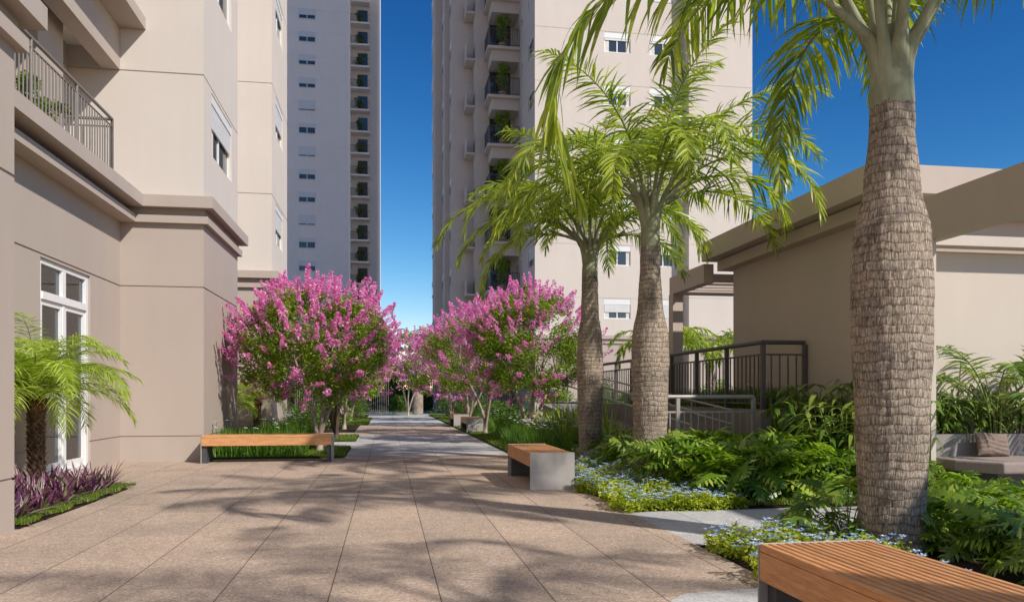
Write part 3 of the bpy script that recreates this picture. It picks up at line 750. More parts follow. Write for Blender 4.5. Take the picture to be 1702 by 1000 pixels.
# ------------------------------------------------------------------ palms
def ortho(t, up=V((0, 0, 1))):
    s = t.cross(up)
    if s.length < 1e-3: s = V((1, 0, 0))
    return s.normalized()
def frond_mesh(base, az, el, length, bend, nleaf, llen, lwid, droop=.9, lift=.35, twist=0., side_bend=0., petiole=.16, r0=.022, r=rnd, segs=4):
    mb = MB(); n = 26; p = V(base); pts = [p.copy()]; tans = []
    for i in range(n):
        t = i / n; e = el - bend * (t ** 1.35); a = az + side_bend * t
        d = V((math.cos(e) * math.cos(a), math.cos(e) * math.sin(a), math.sin(e)))
        tans.append(d); p = p + d * (length / n); pts.append(p.copy())
    tans.append(tans[-1])
    rads = [r0 * (1.5 if i < 2 else 1) * (1 - .88 * i / n) for i in range(n + 1)]
    mb.tube(pts, rads, 6, 1)
    for k in range(nleaf):
        t = petiole + (1 - petiole) * (k + .5) / nleaf; f = t * n; i = int(min(f, n - 1)); q = pts[i].lerp(pts[i + 1], f - i); T = tans[i]
        S = ortho(T); Nn = S.cross(T).normalized()
        if Nn.z < 0: Nn = -Nn
        if twist: S = (S * math.cos(twist * t) + Nn * math.sin(twist * t)); 
        tt = (t - petiole) / (1 - petiole)
        ll = llen * (.5 + .5 * min(1, tt / .15)) * (1 - .62 * tt ** 2.2) 
        for sgn in (-1, 1):
            ang = r.uniform(.35, .8) * (1 + tt * .7); lf = lift * r.uniform(-.5, 2.4)
            d = (S * sgn + T * ang + Nn * lf).normalized()
            side = (T * .8 + Nn * r.uniform(-.8, .8)).normalized(); side = (side - d * side.dot(d)).normalized()
            l = ll * r.uniform(.82, 1.1)
            pr = [.5, 1, .95, .6, .04] if segs == 4 else [.5, 1, .7, .05]
            mb.blade(q, d, None, l, lwid * r.uniform(.8, 1.15), droop * r.uniform(.6, 1.4), segs, 0, side=side, prof=pr)
    for k in range(3):
        mb.blade(pts[-1], tans[-1] + V((r.uniform(-.2, .2), r.uniform(-.2, .2), 0)), None, llen * .4, lwid, droop, segs, 0, prof=[.5, 1, .95, .6, .04] if segs == 4 else None)
    return mb
def trunk_mesh(prof, nr=.062, seg=72, seed=0):
    """prof: list of (z, radius); ring scars as small steps"""
    mb = MB(); H = prof[-1][0]; nz_ = int(H / .0125); rings = []
    def rad(z):
        for (a, ra), (b, rb) in zip(prof, prof[1:]):
            if z <= b:
                t = (z - a) / (b - a); t = t * t * (3 - 2 * t); return ra + (rb - ra) * t
        return prof[-1][1]
    vs = []
    for i in range(nz_ + 1):
        z = H * i / nz_; r0 = rad(z)
        for k in range(seg):
            a = 2 * math.pi * k / seg; c, s_ = math.cos(a), math.sin(a)
            w_ = noise.noise(V((c * 2.2, s_ * 2.2, z * 4 + seed))) * .5
            ph = (z + .05 * w_ + .022 * noise.noise(V((c * 9, s_ * 9, z * 2 + seed)))) / nr % 1
            stp = (-.007 * max(0, 1 - ph / .14) + .003 * ph)
            fib = .0045 * noise.noise(V((c * 26, s_ * 26, z * 9 + seed * 3))) + .006 * noise.noise(V((c * 6, s_ * 6, z * 6 + seed)))
            rr = r0 * (1 + .025 * noise.noise(V((c, s_, z * .8 + seed)))) + stp + fib
            vs.append((c * rr, s_ * rr, z))
    fs = [(i * seg + k, i * seg + (k + 1) % seg, (i + 1) * seg + (k + 1) % seg, (i + 1) * seg + k) for i in range(nz_) for k in range(seg)]
    mb.add(vs, fs, 0, True); return mb
def royal_palm(label, loc, prof, shaft_h, fronds, leafm, lw=.034, nleaf=58, seed=1, detail=True, name='palm_tree', llen=.55, fs=1.0, droop=1.1):
    r = random.Random(seed)
    root = empty(name, loc, label, 'palm tree')
    trunk_mesh(prof, seed=seed * 3.7, seg=96 if detail else 40).build('trunk', M['bark'], root)
    H = prof[-1][0]; rt_ = prof[-1][1]
    mb = MB(); zs = [H - .03 + shaft_h * t for t in (0, .05, .2, .4, .6, .8, .95)]
    mb.tube([(0, 0, z) for z in zs], [rt_ * k for k in (.97, 1.04, 1.02, .92, .74, .5, .25)], 28)
    shaft = mb.build('crownshaft', M['shaft'], root)
    for n_, (az, el, ln, bend, sb) in enumerate(fronds):
        a = R(az); e = R(el); up = el > 72; d = V((math.cos(a), math.sin(a), 0)); u3 = V((math.cos(a) * math.cos(e), math.sin(a) * math.cos(e), math.sin(e)))
        base = d * rt_ * (.8 if up else 1.35) + V((0, 0, H + shaft_h * (1.0 if up else r.uniform(.74, .86))))
        f = frond_mesh(base, a, e, ln * fs, R(bend), nleaf, llen * r.uniform(.9, 1.1), lw, side_bend=R(sb), r=r, twist=r.uniform(-.5, .5), droop=droop, r0=rt_ * .15)
        f.build('frond', [leafm, M['rachis']], root)
        # clasping petiole sheath, wide at the shaft and tapering into the frond stalk
        h0 = r.uniform(.0, .3); m_ = MB()
        m_.tube([d * rt_ * .12 + V((0, 0, H + shaft_h * h0)), d * rt_ * .42 + V((0, 0, H + shaft_h * (h0 + .16))), d * rt_ * .72 + V((0, 0, H + shaft_h * (.55 if up else .50))), d * rt_ * (.78 if up else 1.02) + V((0, 0, H + shaft_h * (.85 if up else .68))), base, base + u3 * .30, base + u3 * .55],
                [rt_ * .66, rt_ * .55, rt_ * .40, rt_ * .30, rt_ * .24, rt_ * .19, rt_ * .15], 12)
        m_.build('petiole', M['shaft'], root)
    return root
# azimuth: 0=+x (right), 90=+y (away), 180=left, 270=towards the camera
nearf = [(182, 33, 3.5, 160, 0), (84, 50, 2.7, 165, 0), (172, 62, 2.9, 110, 0), (112, 66, 2.7, 120, 0), (58, 60, 2.6, 120, 0), (12, 56, 2.7, 105, 0), (348, 62, 2.8, 110, 0),
         (300, 60, 2.7, 115, 0), (255, 66, 2.6, 110, 0), (215, 70, 2.7, 105, 0), (40, 78, 2.6, 70, 0), (140, 80, 2.6, 80, 0), (270, 84, 2.4, 60, 0)]
royal_palm('nearest thick trunked palm at the right, its swollen trunk in front of the pavilion', (3.52, 5.03, .02),
           [(0, .216), (.25, .216), (.9, .238), (1.5, .262), (1.85, .266), (2.15, .252), (2.6, .178), (2.95, .147), (3.13, .142)], .62, nearf, M['frondn'], .036, 66, 3, llen=.66, droop=1.7)
midf = [(190, 62, 2.0, 150, 0), (280, 62, 1.9, 150, 0), (75, 74, 2.0, 110, 0), (305, 55, 1.9, 140, 0), (125, 40, 1.9, 110, 0), (5, 62, 2.45, 110, 0), (30, 82, 2.15, 60, 0), (12, 28, 1.85, 100, 0), (100, 62, 2.2, 95, 0), (170, 50, 2.1, 140, 0), (140, 58, 2.0, 140, 0), (205, 45, 2.2, 125, 0), (182, 25, 1.9, 100, 0), (235, 40, 1.9, 130, 10), (265, 58, 1.8, 150, 0), (320, 42, 2.1, 130, 0), (345, 40, 1.7, 130, 0),
        (60, 60, 2.0, 130, 0), (90, 50, 2.0, 130, 0), (115, 72, 1.9, 90, 0), (290, 80, 1.9, 70, 0), (200, 76, 2.0, 80, 0), (335, 70, 2.2, 90, 0)]
royal_palm('middle palm with the right hand crown of the pair beyond the slatted bench', (3.36, 9.7, .02),
           [(0, .21), (.2, .198), (.9, .222), (1.5, .238), (1.8, .228), (2.3, .155), (2.7, .130), (3.0, .122)], .70, midf, M['frond'], .024, 74, 5, llen=.52, fs=1.16, droop=.85)
midf2 = [(205, 30, 2.0, 110, 0), (285, 58, 1.9, 150, 0), (75, 72, 2.0, 110, 0), (330, 62, 1.9, 120, 0), (172, 68, 2.0, 110, 0), (178, 48, 2.5, 125, 0), (160, 40, 2.2, 120, 0), (195, 58, 2.3, 140, 0), (185, 15, 1.9, 110, 0), (225, 38, 2.2, 120, 10), (255, 62, 2.0, 150, 0), (310, 42, 2.0, 130, 0), (350, 50, 2.0, 140, 0), (20, 55, 2.0, 140, 0),
         (15, 25, 1.7, 95, 0), (65, 50, 2.0, 130, 0), (100, 60, 2.0, 130, 0), (130, 70, 2.1, 100, 0), (0, 84, 2.1, 50, 0), (270, 78, 1.9, 70, 0), (210, 74, 2.1, 90, 0)]
royal_palm('left hand palm of the middle pair standing nearest the pink blossom tree', (3.27, 12.4, .02),
           [(0, .175), (.2, .172), (1.0, .20), (1.7, .212), (2.0, .195), (2.4, .142), (2.8, .128), (3.02, .125)], .68, midf2, M['frond'], .024, 74, 9, llen=.52, fs=1.14, droop=.85)
# the next palm of the same row, behind the photographer on the right: its shadow falls on the foreground paving
royal_palm('palm of the same row standing behind the camera position', (3.6, .3, .02),
           [(0, .222), (.9, .255), (1.85, .282), (2.6, .19), (3.20, .150)], .85, [f for f in nearf if f[0] in (84, 172, 12, 348, 300, 112, 215)], M['frondn'], .042, 40, 4, detail=False)
far_f = [(k * 40 + 7, 50 + (k * 17) % 30, 1.9, 130, 0) for k in range(9)]
royal_palm('distant palm at the far end of the walk', (1.72, 44.4, .02), [(0, .30), (1.2, .30), (2.6, .22), (3.4, .15)], .5, far_f, M['frond'], .06, 26, 6, False)
for i, (x, y, lab) in enumerate([(7.5, 20.5, 'bushy palm seen under the far pergola, nearer its post'), (9.5, 22.0, 'bushy palm seen under the far pergola, against the pavilion wall')]):
    royal_palm(lab, (x, y, .0), [(0, .14), (1.6, .13), (2.0, .10)], .4, [(k * 31 + 7, 35 + (k * 23) % 45, 1.7, 130, 0) for k in range(12)], M['frond'], .045, 34, 16 + i, False, llen=.45)

def date_palm(label, loc, H, nfr, fl, seed, s=1.0):
    r = random.Random(seed); root = empty('date_palm', loc, label, 'palm tree')
    mb = MB(); mb.tube([(0, 0, 0), (.01, 0, H * .3), (.0, .01, H * .7), (0, 0, H)], [.085 * s, .075 * s, .085 * s, .10 * s], 14)
    n = int(H / .028)
    for i in range(n):
        z = H * i / n
        for k in range(9):
            a = k * .698 + i * .42; c = V((math.cos(a), math.sin(a), 0)); tg = V((-math.sin(a), math.cos(a), 0))
            p = c * .072 * s + V((0, 0, z)); d = (c * .8 + V((0, 0, 1))).normalized()
            wd = .017 * s; l = .065 * s * r.uniform(.7, 1.2)
            mb.add([p - tg * wd, p + tg * wd, p + d * l, p - c * .01 + V((0, 0, .03))], [(0, 1, 2), (1, 3, 2), (3, 0, 2)], 0)
    mb.build('trunk', M['bark2'], root)
    mb = MB()
    for i in range(260):
        a = r.uniform(0, 6.283); c = V((math.cos(a), math.sin(a), 0))
        mb.blade(c * .085 * s + V((0, 0, H - .10 + r.uniform(0, .16))), c * r.uniform(.3, 1) + V((0, 0, r.uniform(-.6, .9))), None, .10 * s, .014, .8, 3, 0)
    mb.build('fibre', M['fibre'], root)
    for i in range(nfr):
        az = i * 2.399 + r.uniform(-.2, .2); t = i / nfr; e = R(90 - 72 * t + r.uniform(-8, 8))
        f = frond_mesh((math.cos(az) * .04, math.sin(az) * .04, H + .04), az, e, fl * r.uniform(.85, 1.1), R(88 + 38 * r.random()), 56, .31 * s, .011 * s, droop=.8, lift=.3, r=r, r0=.008, petiole=.12, segs=3)
        f.build('frond', [M['date'], M['rachis']], root)
    return root
date_palm('small bright green date palm in front of the white glazed door', (-3.93, 9.62, .02), 1.04, 46, 1.15, 4)
date_palm('small date palm planted in the recess behind the left blossom tree', (-3.55, 18.3, .02), .75, 20, .95, 8)
date_palm('second small date palm further along the recess wall', (-3.2, 20.3, .02), .9, 18, .95, 12)

# ------------------------------------------------------------------ blossom trees
def leaf_cloud(mb, centres, per, rad, size, r, mi=0, flat=.8):
    for c, cr in centres:
        for _ in range(per):
            while True:
                d = V((r.uniform(-1, 1), r.uniform(-1, 1), r.uniform(-1, 1)))
                if d.length < 1: break
            p = c + V((d.x * cr, d.y * cr, d.z * cr * flat))
            a = r.uniform(0, 6.283); e = r.uniform(-.7, .9)
            u = V((math.cos(a) * math.cos(e), math.sin(a) * math.cos(e), math.sin(e))); w_ = u.cross(V((r.uniform(-1, 1), r.uniform(-1, 1), r.uniform(-1, 1)))).normalized()
            s = size * r.uniform(.7, 1.25); mb.quad(p, u * s, w_ * s * .52, mi)
def myrtle(label, loc, cr, cz, ch, seed, name='blossom_tree', nclump=120, per=85, leafs=.028, npan=190, petals=78, dark=False, petal=.021, shift=(0, 0)):
    """cr crown radius, cz crown centre height, ch crown half height"""
    r = random.Random(seed); root = empty(name, loc, label, 'blossom tree')
    tr = MB(); sx, sy = shift; tips = []
    tr.tube([(0, 0, -.03), (.01, 0, .12), (0, .01, .30), (0, 0, .46)], [.085, .062, .055, .03], 10)
    for k in range(5):
        a = k * 1.257 + r.uniform(-.4, .4); b = V((math.cos(a) * .02, math.sin(a) * .02, r.uniform(.10, .42))); sp = r.uniform(.22, .48) * cr
        m1 = V((math.cos(a) * sp * .35, math.sin(a) * sp * .35, cz * r.uniform(.30, .40))); m2 = V((math.cos(a) * sp * .9 + sx * .4, math.sin(a) * sp * .9 + sy * .4, cz * .62)); m3 = V((math.cos(a) * sp * 1.5 + sx, math.sin(a) * sp * 1.5 + sy, cz))
        tr.tube([b, m1 + V((r.uniform(-.03, .03), r.uniform(-.03, .03), 0)), m2, m3], [.042, .034, .026, .012], 7)
        for j in range(7):
            t = r.uniform(.25, 1); base = m1.lerp(m3, t); aa = a + r.uniform(-1.5, 1.5); rr = r.uniform(.55, .92)
            tip = V((math.cos(aa) * cr * rr + sx, math.sin(aa) * cr * rr + sy, cz + r.uniform(-.55, .7) * ch))
            mid = base.lerp(tip, .5) + V((0, 0, .10)); tr.tube([base, mid, tip], [.017, .010, .004], 5, cap=False); tips.append(tip)
    tr.build('trunk', M['dbark'] if dark else M['mbark'], root)
    cen = []
    for i in range(nclump):
        while True:
            d = V((r.uniform(-1, 1), r.uniform(-1, 1), r.uniform(-.85, 1)))
            if .35 < d.length < 1: break
        d = d.normalized() * (d.length ** .45)
        bump_ = 1 + .24 * noise.noise(d * 2.1 + V((seed, 0, 0)))
        cen.append((V((d.x * cr * bump_ + sx, d.y * cr * bump_ + sy, cz + d.z * ch * bump_)), r.uniform(.16, .30) * cr / 1.5))
    mb = MB(); leaf_cloud(mb, cen, per, 1, leafs, r); mb.build('crown', M['tree'], root)
    mb = MB()
    for i in range(npan):
        while True:
            d = V((r.uniform(-1, 1), r.uniform(-1, 1), r.uniform(-.75, 1)))
            if .2 < d.length < 1: break
        d.normalize()
        if d.z < -.2 and r.random() < .55: continue
        if d.z < .2 and r.random() < .2: continue
        k = 1 + .24 * noise.noise(d * 2.1 + V((seed, 0, 0))); k *= r.uniform(.88, 1.10) * (1.0 if r.random() > .08 else r.uniform(1.05, 1.2))
        p = V((d.x * cr * k + sx, d.y * cr * k + sy, cz + d.z * ch * k)); ax = (d * 1.0 + V((r.uniform(-.4, .4), r.uniform(-.4, .4), .75))).normalized()
        ln = r.uniform(.20, .36) * cr / 1.5; wd = r.uniform(.055, .095) * cr / 1.5; u = ortho(ax); w_ = ax.cross(u)
        for j in range(petals):
            t = r.random() ** .8; rad = wd * (1 - .75 * t) * r.uniform(.6, 1.1); a = r.uniform(0, 6.283)
            q = p + ax * (ln * t) + (u * math.cos(a) + w_ * math.sin(a)) * rad
            e = V((r.uniform(-1, 1), r.uniform(-1, 1), r.uniform(-1, 1))).normalized(); f = ortho(e, V((.3, .2, 1)))
            s = petal * r.uniform(.7, 1.25); mb.quad(q, e * s, f * s * .8)
    tag(mb.build('blossom', M['pink'], root), kind='stuff'); return root
G = 'pink crape myrtles lining the walk'
def gl(o): o['group'] = G; return o
gl(myrtle('largest pink blossom tree in front of the long bench left of the walk', (-1.27, 15.3, .03), 1.40, 2.04, 1.04, 21, shift=(-.12, 0), nclump=210, per=150, npan=620, leafs=.031))
gl(myrtle('pink blossom tree directly behind the largest one on the left, with a dark trunk', (-1.22, 19.4, .03), 1.25, 2.0, 1.0, 22, dark=True, npan=300, per=120))
gl(myrtle('third pink blossom tree from the front on the left of the walk', (-1.35, 25.5, .03), 1.4, 2.0, 1.15, 23, nclump=110, per=90, leafs=.045, npan=280, petals=34, petal=.030))
gl(myrtle('farthest pink blossom tree on the left side of the walk', (-1.45, 32.5, .03), 1.5, 2.1, 1.15, 24, nclump=90, per=80, leafs=.055, npan=190, petals=26, petal=.040))
gl(myrtle('front pink blossom tree on the right, right behind the slatted bench', (3.23, 17.8, .03), 1.42, 2.22, 1.20, 25, nclump=210, per=150, npan=500, leafs=.031))
gl(myrtle('pink blossom tree on the right, between the front right one and the dark benches', (2.7, 21.6, .03), 1.45, 2.25, 1.2, 26, shift=(-.15, 0), npan=430, nclump=170, per=120))
gl(myrtle('third pink blossom tree on the right of the walk', (2.85, 27.5, .03), 1.6, 2.3, 1.3, 27, nclump=110, per=90, leafs=.045, npan=380, petals=34, petal=.030, shift=(-.15, 0)))
gl(myrtle('fourth pink blossom tree on the right of the walk', (2.75, 34, .03), 1.7, 2.3, 1.3, 28, nclump=90, per=80, leafs=.055, npan=340, petals=26, petal=.042, shift=(-.3, 0)))
gl(myrtle('last pink blossom tree closing the end of the walk', (1.1, 41.5, .03), 1.6, 2.9, 1.3, 29, nclump=80, per=80, leafs=.06, npan=230, petals=26, petal=.05))

# ------------------------------------------------------------------ shrubs
def bush(label, loc, rx, ry, rz, n, size, matl, seed, name='shrub', cat='shrub', group=None, stemmed=True):
    r = random.Random(seed); mb = MB(); cen = []
    for i in range(max(10, n // 60)):
        a = r.uniform(0, 6.283); e = r.uniform(0, 1.5); k = r.uniform(.45, .92)
        cen.append((V((math.cos(a) * math.cos(e) * rx * k, math.sin(a) * math.cos(e) * ry * k, rz * (.12 + .85 * math.sin(e) * k))), min(rx, ry, rz) * r.uniform(.22, .38)))
    leaf_cloud(mb, cen, 60, 1, size, r)
    root = empty(name, loc, label, cat, group); mb.build('foliage', matl, root)
    t = MB()
    for k in range(5): a = k * 1.26; t.tube([(0, 0, 0), (math.cos(a) * rx * .5, math.sin(a) * ry * .5, rz * .6)], [.02, .006], 5)
    t.build('stem', M['dbark'], root); return root
i = 0
spots = [(-2.3, 24.2, .9, 1.1, .95, 'shrub'), (-2.0, 27.0, .9, 1.2, 1.1, 'limes'), (-1.9, 30.2, .8, 1.2, .95, 'limes'), (-1.7, 34.5, .8, 1.4, 1.1, 'limes'), (-1.5, 39, .8, 1.4, 1.0, 'shrub')]
for x, y, a, b, c, mm in spots:
    i += 1; gp = ['first', 'second', 'third', 'fourth', 'fifth'][i - 1]
    bush(f'rounded green shrub on the left verge, {gp} after the long bench', (x, y, .03), a, b, c, 2600, .035, M[mm], 40 + i, group='shrubs on the left verge')
spots = [(3.5, 20.6, .7, .9, .8, 'shrub'), (3.6, 24.5, .8, 1.4, 1.0, 'shrub'), (3.5, 29.5, .8, 1.7, 1.0, 'shrub'), (3.3, 34, .8, 1.8, 1.1, 'shrub'), (3.0, 39.5, .9, 2.0, 1.2, 'shrub')]
for j, (x, y, a, b, c, mm) in enumerate(spots):
    bush(f'dark green shrub under the right blossom trees, {["first", "second", "third", "fourth", "fifth"][j]} from the front', (x, y, .03), a, b, c, 2600, .035, M[mm], 60 + j, group='shrubs under the right trees')
bush('round clipped bush left of the distant palm trunk', (.78, 46.4, 0), .75, .75, 1.25, 2400, .05, M['shrub'], 71)
for j, (x, y) in enumerate([(7.2, 25.5), (9.2, 26.2), (11.4, 26), (5.6, 26.5), (13.6, 26.4)]):
    bush(f'light green hedge shrub beyond the ramp, number {j + 1} counted from the wall of the tower'.replace('number 1', 'second from the left').replace('number 2', 'third from the left').replace('number 3', 'fourth from the left').replace('number 4', 'leftmost').replace('number 5', 'rightmost').replace(' counted from the wall of the tower', ' of the row'), (x, y, 0), 1.2, .9, 1.75, 2400, .05, M['limes'], 80 + j, group='hedge shrubs beyond the ramp')
def tree(label, loc, H, cr, seed, group=None):
    r = random.Random(seed); root = empty('tree', loc, label, 'tree', group)
    t = MB(); t.tube([(0, 0, 0), (.1, 0, H * .4), (0, .1, H * .75)], [.16, .12, .05], 8)
    for k in range(6): a = k * 1.05; t.tube([(.05, 0, H * .42), (math.cos(a) * cr * .6, math.sin(a) * cr * .6, H * .75)], [.07, .02], 6)
    t.build('trunk', M['dbark'], root)
    cen = []
    for k in range(60):
        a = r.uniform(0, 6.283); e = r.uniform(-.8, 1.5); q = r.uniform(.4, 1)
        cen.append((V((math.cos(a) * math.cos(e) * cr * q, math.sin(a) * math.cos(e) * cr * q, H * .66 + math.sin(e) * H * .32 * q)), cr * r.uniform(.18, .3)))
    mb = MB(); leaf_cloud(mb, cen, 45, 1, .10, r); mb.build('crown', M['shrub'], root)
for j, (x, y, h_, c_, lab) in enumerate([(-3.2, 60, 4.6, 2.4, 'leftmost of the distant street trees beyond the walk'), (.6, 64, 4.0, 2.3, 'distant street tree in line with the walk'), (6.2, 66, 4.4, 2.4, 'distant street tree right of the far palm'), (11, 64, 4.6, 2.6, 'rightmost distant street tree beyond the street'), (-8.5, 58, 4.8, 2.8, 'distant street tree hidden behind the left building')]):
    tree(lab, (x, y, 0), h_, c_, 90 + j, 'distant street trees')
fe = empty('metal_fence', (0, 0, 0), 'grey upright bar fence behind the bush at the far end of the walk', 'fence')
mb = MB()
for k in range(44): x = -5.5 + k * .13; mb.box(x - .010, x + .010, 49.0, 49.03, 0, 1.95)
mb.build('bars', M['lmetal'], fe)
mb = MB(); mb.box(-5.5, .12, 48.99, 49.04, .12, .17); mb.box(-5.5, .12, 48.99, 49.04, 1.85, 1.9); mb.build('rails', M['metal'], fe)
fe2 = empty('metal_fence', (0, 0, 0), 'dark bar fence right of the street beyond the right blossom trees', 'fence')
mb = MB()
for k in range(50): x = 3.4 + k * .14; mb.box(x - .015, x + .015, 48.0, 48.03, 0, 1.95)
mb.build('bars', M['metal'], fe2)
mb = MB(); mb.box(3.3, 10.4, 47.99, 48.04, .12, .17); mb.box(3.3, 10.4, 47.99, 48.04, 1.85, 1.9); mb.build('rails', M['metal'], fe2)

# ------------------------------------------------------------------ tropical plants
for j, (x, y, a_, c_) in enumerate([(-2.6, 58, 2.2, 3.0), (.4, 59, 2.2, 3.0), (4.0, 60.5, 2.2, 1.9), (8.0, 60, 2.2, 2.0), (12.5, 59.5, 2.6, 2.3)]):
    bush(['leftmost dark hedge shrub across the street', 'dark hedge shrub across the street left of the far palm', 'dark hedge shrub across the street right of the far palm', 'dark hedge shrub across the street behind the right blossom trees', 'rightmost dark hedge shrub across the street'][j], (x, y, 0), a_, 1.2, c_, 2400, .09, M['shrub'], 110 + j, group='hedge shrubs across the street')
m = MB(); leaf_cloud(m, [(V((x / 2.2 - 8, rnd.uniform(-.4, .4), rnd.uniform(.35, 1.5))), .55) for x in range(56) for _ in range(3)], 75, 1, .10, rnd)
he = empty('hedge', (0, 57.5, 0), 'long dark clipped hedge closing the view across the street', 'hedge'); m.build('foliage', M['shrub'], he)
m = MB(); m.box(-8, 17, -.12, .12, 0, 1.45); m.build('dark_core', M['dbark'], he)  # added dark core, one solid slab that keeps the hedge opaque
def philo_leaf(mb, base, az, el, pet, ln, r):
    d = V((math.cos(az) * math.cos(el), math.sin(az) * math.cos(el), math.sin(el))); p = V(base); q = p + d * pet
    m = p.lerp(q, .5) + V((0, 0, .03)); mb.tube([p, m, q], [.006, .005, .004], 4, 1, cap=False)
    # blade hangs outward
    e2 = el - r.uniform(.35, 1.05); T = V((math.cos(az) * math.cos(e2), math.sin(az) * math.cos(e2), math.sin(e2)))
    S = ortho(T); Nn = S.cross(T).normalized(); roll = r.uniform(-.9, .9); S = (S * math.cos(roll) + Nn * math.sin(roll)); pts = []
    n = 6; c = q.copy(); dd = T.copy()
    for i in range(n + 1):
        pts.append((c.copy(), dd.copy())); dd = (dd + V((0, 0, -.09))).normalized(); c = c + dd * ln / n
    vs = []
    for i, (c, dd) in enumerate(pts):
        t = i / n; ww = ln * (.19 * (1 - t) ** .6 + .035); vs += [c - S * ww, c + S * ww]
    mb.add(vs, [(2 * i, 2 * i + 1, 2 * i + 3, 2 * i + 2) for i in range(n)], 0)
    for i in range(n + 1):
        c, dd = pts[i]; t = i / n; L_ = ln * (.62 * (1 - t) ** .75 + .17) * (1.0 if i else .7)
        for sgn in (-1, 1):
            fw = -.75 + 1.7 * t + r.uniform(-.12, .12)
            d2 = (S * sgn + dd * (fw + .35) + Nn * r.uniform(-.25, .1)).normalized(); side = (dd - d2 * dd.dot(d2)).normalized()
            b = c + S * sgn * ln * .03; l2 = L_ * r.uniform(.8, 1.15)
            mb.blade(b, d2, None, l2, ln * .145 * (1 - .3 * t), .45, 4, 0, side=side, prof=[.7, .75, 1.0, .7, .10])
            if t < .5:   # forked lobe tip
                e_ = b + d2 * l2 * .45; mb.blade(e_, (d2 + side * .8).normalized(), None, l2 * .44, ln * .085, .45, 3, 0, side=(side - d2 * .8).normalized(), prof=[.7, 1, .7, .1])
    mb.blade(pts[-1][0], dd, None, ln * .16, ln * .09, .2, 3, 0, side=S, prof=[.8, .9, .6, .05])
def philo_mesh(seed, n=24, ln=.25, ht=.38):
    r = random.Random(seed); mb = MB()
    for i in range(n):
        az = i * 2.399 + r.uniform(-.3, .3); t = i / n; el = R(78 - 62 * t + r.uniform(-8, 8))
        philo_leaf(mb, (math.cos(az) * .03, math.sin(az) * .03, .0), az, el, ht * r.uniform(.8, 1.25), ln * r.uniform(.75, 1.15), r)
    return mb
protos = []
for s_ in range(3):
    o = philo_mesh(100 + s_).build('philodendron', [M['philo'], M['rachis']]); tag(o, '-', 'plant', '-'); protos.append(o)
used = set()
def place(protos, x, y, z, sc_, label, group, cat='plant'):
    k = rnd.randrange(len(protos)); o = protos[k]
    if k in used and o in used_objs or o.name in placed: o = o.copy(); COL.objects.link(o)
    else: placed.add(o.name)
    o.location = (x, y, z); o.rotation_euler.z = rnd.uniform(0, 6.283); o.rotation_euler.x = rnd.uniform(-.1, .1); o.scale = (sc_,) * 3
    o['label'] = label; o['category'] = cat; o['group'] = group; return o
used_objs = set(); placed = set()
def scatter(area, n, mind, keep, zones):
    pts = []; tries = 0
    while len(pts) < n and tries < 6000:
        tries += 1; x = rnd.uniform(area[0], area[1]); y = rnd.uniform(area[2], area[3])
        if keep and not keep(x, y): continue
        if all((x - a) ** 2 + (y - b) ** 2 > mind ** 2 for a, b in pts): pts.append((x, y))
    return pts
A1 = scatter((2.95, 5.6, 7.4, 9.9), 90, .27, lambda x, y: x > 3.34 + .12 * math.sin(y * 1.7 + 1) and y > 7.6 and (x - 3.36) ** 2 + (y - 9.7) ** 2 > .12, None)
for x, y in A1: place(protos, x, y, .03, rnd.uniform(.85, 1.25), 'split leaf philodendron in the bed between the middle palms and the pavilion', 'philodendrons in the bed beyond the side path')
A2 = scatter((3.05, 5.7, 2.7, 5.4), 70, .29, lambda x, y: (x - 3.51) ** 2 + (y - 5.03) ** 2 > .13 and not (x < 3.78 and y < 5.0) and (x > 3.2 or y > 5.0) and not (x < 3.5 and y < 5.2), None)
A2 = [p for p in A2 if not (p[0] < 3.62 and p[1] > 4.95) and not (p[0] < 3.9 and p[1] > 5.25)]
A2 += [(3.42, 5.42), (4.2, 5.6), (4.6, 5.8), (5.1, 6.0), (5.4, 6.5), (4.9, 6.5), (5.5, 5.6)]
for x, y in A2: place(protos, x, y, .01, rnd.uniform(.66, .80) if x > 3.8 else rnd.uniform(.8, 1.0), 'split leaf philodendron beside and behind the nearest palm', 'philodendrons around the nearest palm')
A3 = scatter((3.4, 4.0, 10.1, 13.0), 14, .34, lambda x, y: (x - 3.27) ** 2 + (y - 12.4) ** 2 > .16, None)
for x, y in A3: place(protos, x, y, .03, rnd.uniform(.8, 1.05), 'split leaf philodendron between the two middle palms', 'philodendrons between the middle palms')

def ginger_mesh(seed, stems=9, H=.9, ll=.34, lw=.05):
    r = random.Random(seed); mb = MB()
    for s_ in range(stems):
        a = r.uniform(0, 6.283); ln = r.uniform(.15, .55); p = V((r.uniform(-.15, .15), r.uniform(-.15, .15), 0)); h_ = H * r.uniform(.6, 1.05); pts = [p.copy()]
        for i in range(7):
            t = i / 7; p = p + V((math.cos(a) * ln * t, math.sin(a) * ln * t, 1)).normalized() * h_ / 7; pts.append(p.copy())
        mb.tube(pts, [.008] * 7 + [.003], 5, 1)
        for i in range(2, 8):
            for q in (0, 1):
                aa = a + (1.57 if q else -1.57) + r.uniform(-.9, .9); d = V((math.cos(aa), math.sin(aa), r.uniform(.3, 1.1)))
                mb.blade(pts[i], d, None, ll * r.uniform(.7, 1.2), lw * r.uniform(.8, 1.2), 1.6, 5, 0, side=(-math.sin(aa), math.cos(aa), 0), prof=[.3, .9, 1, .85, .5, .03])
    return mb
gp = [ginger_mesh(200 + k, 12, 1.0, .34, .05).build('leafy_plant', [M['ginger'], M['rachis']]) for k in range(2)]
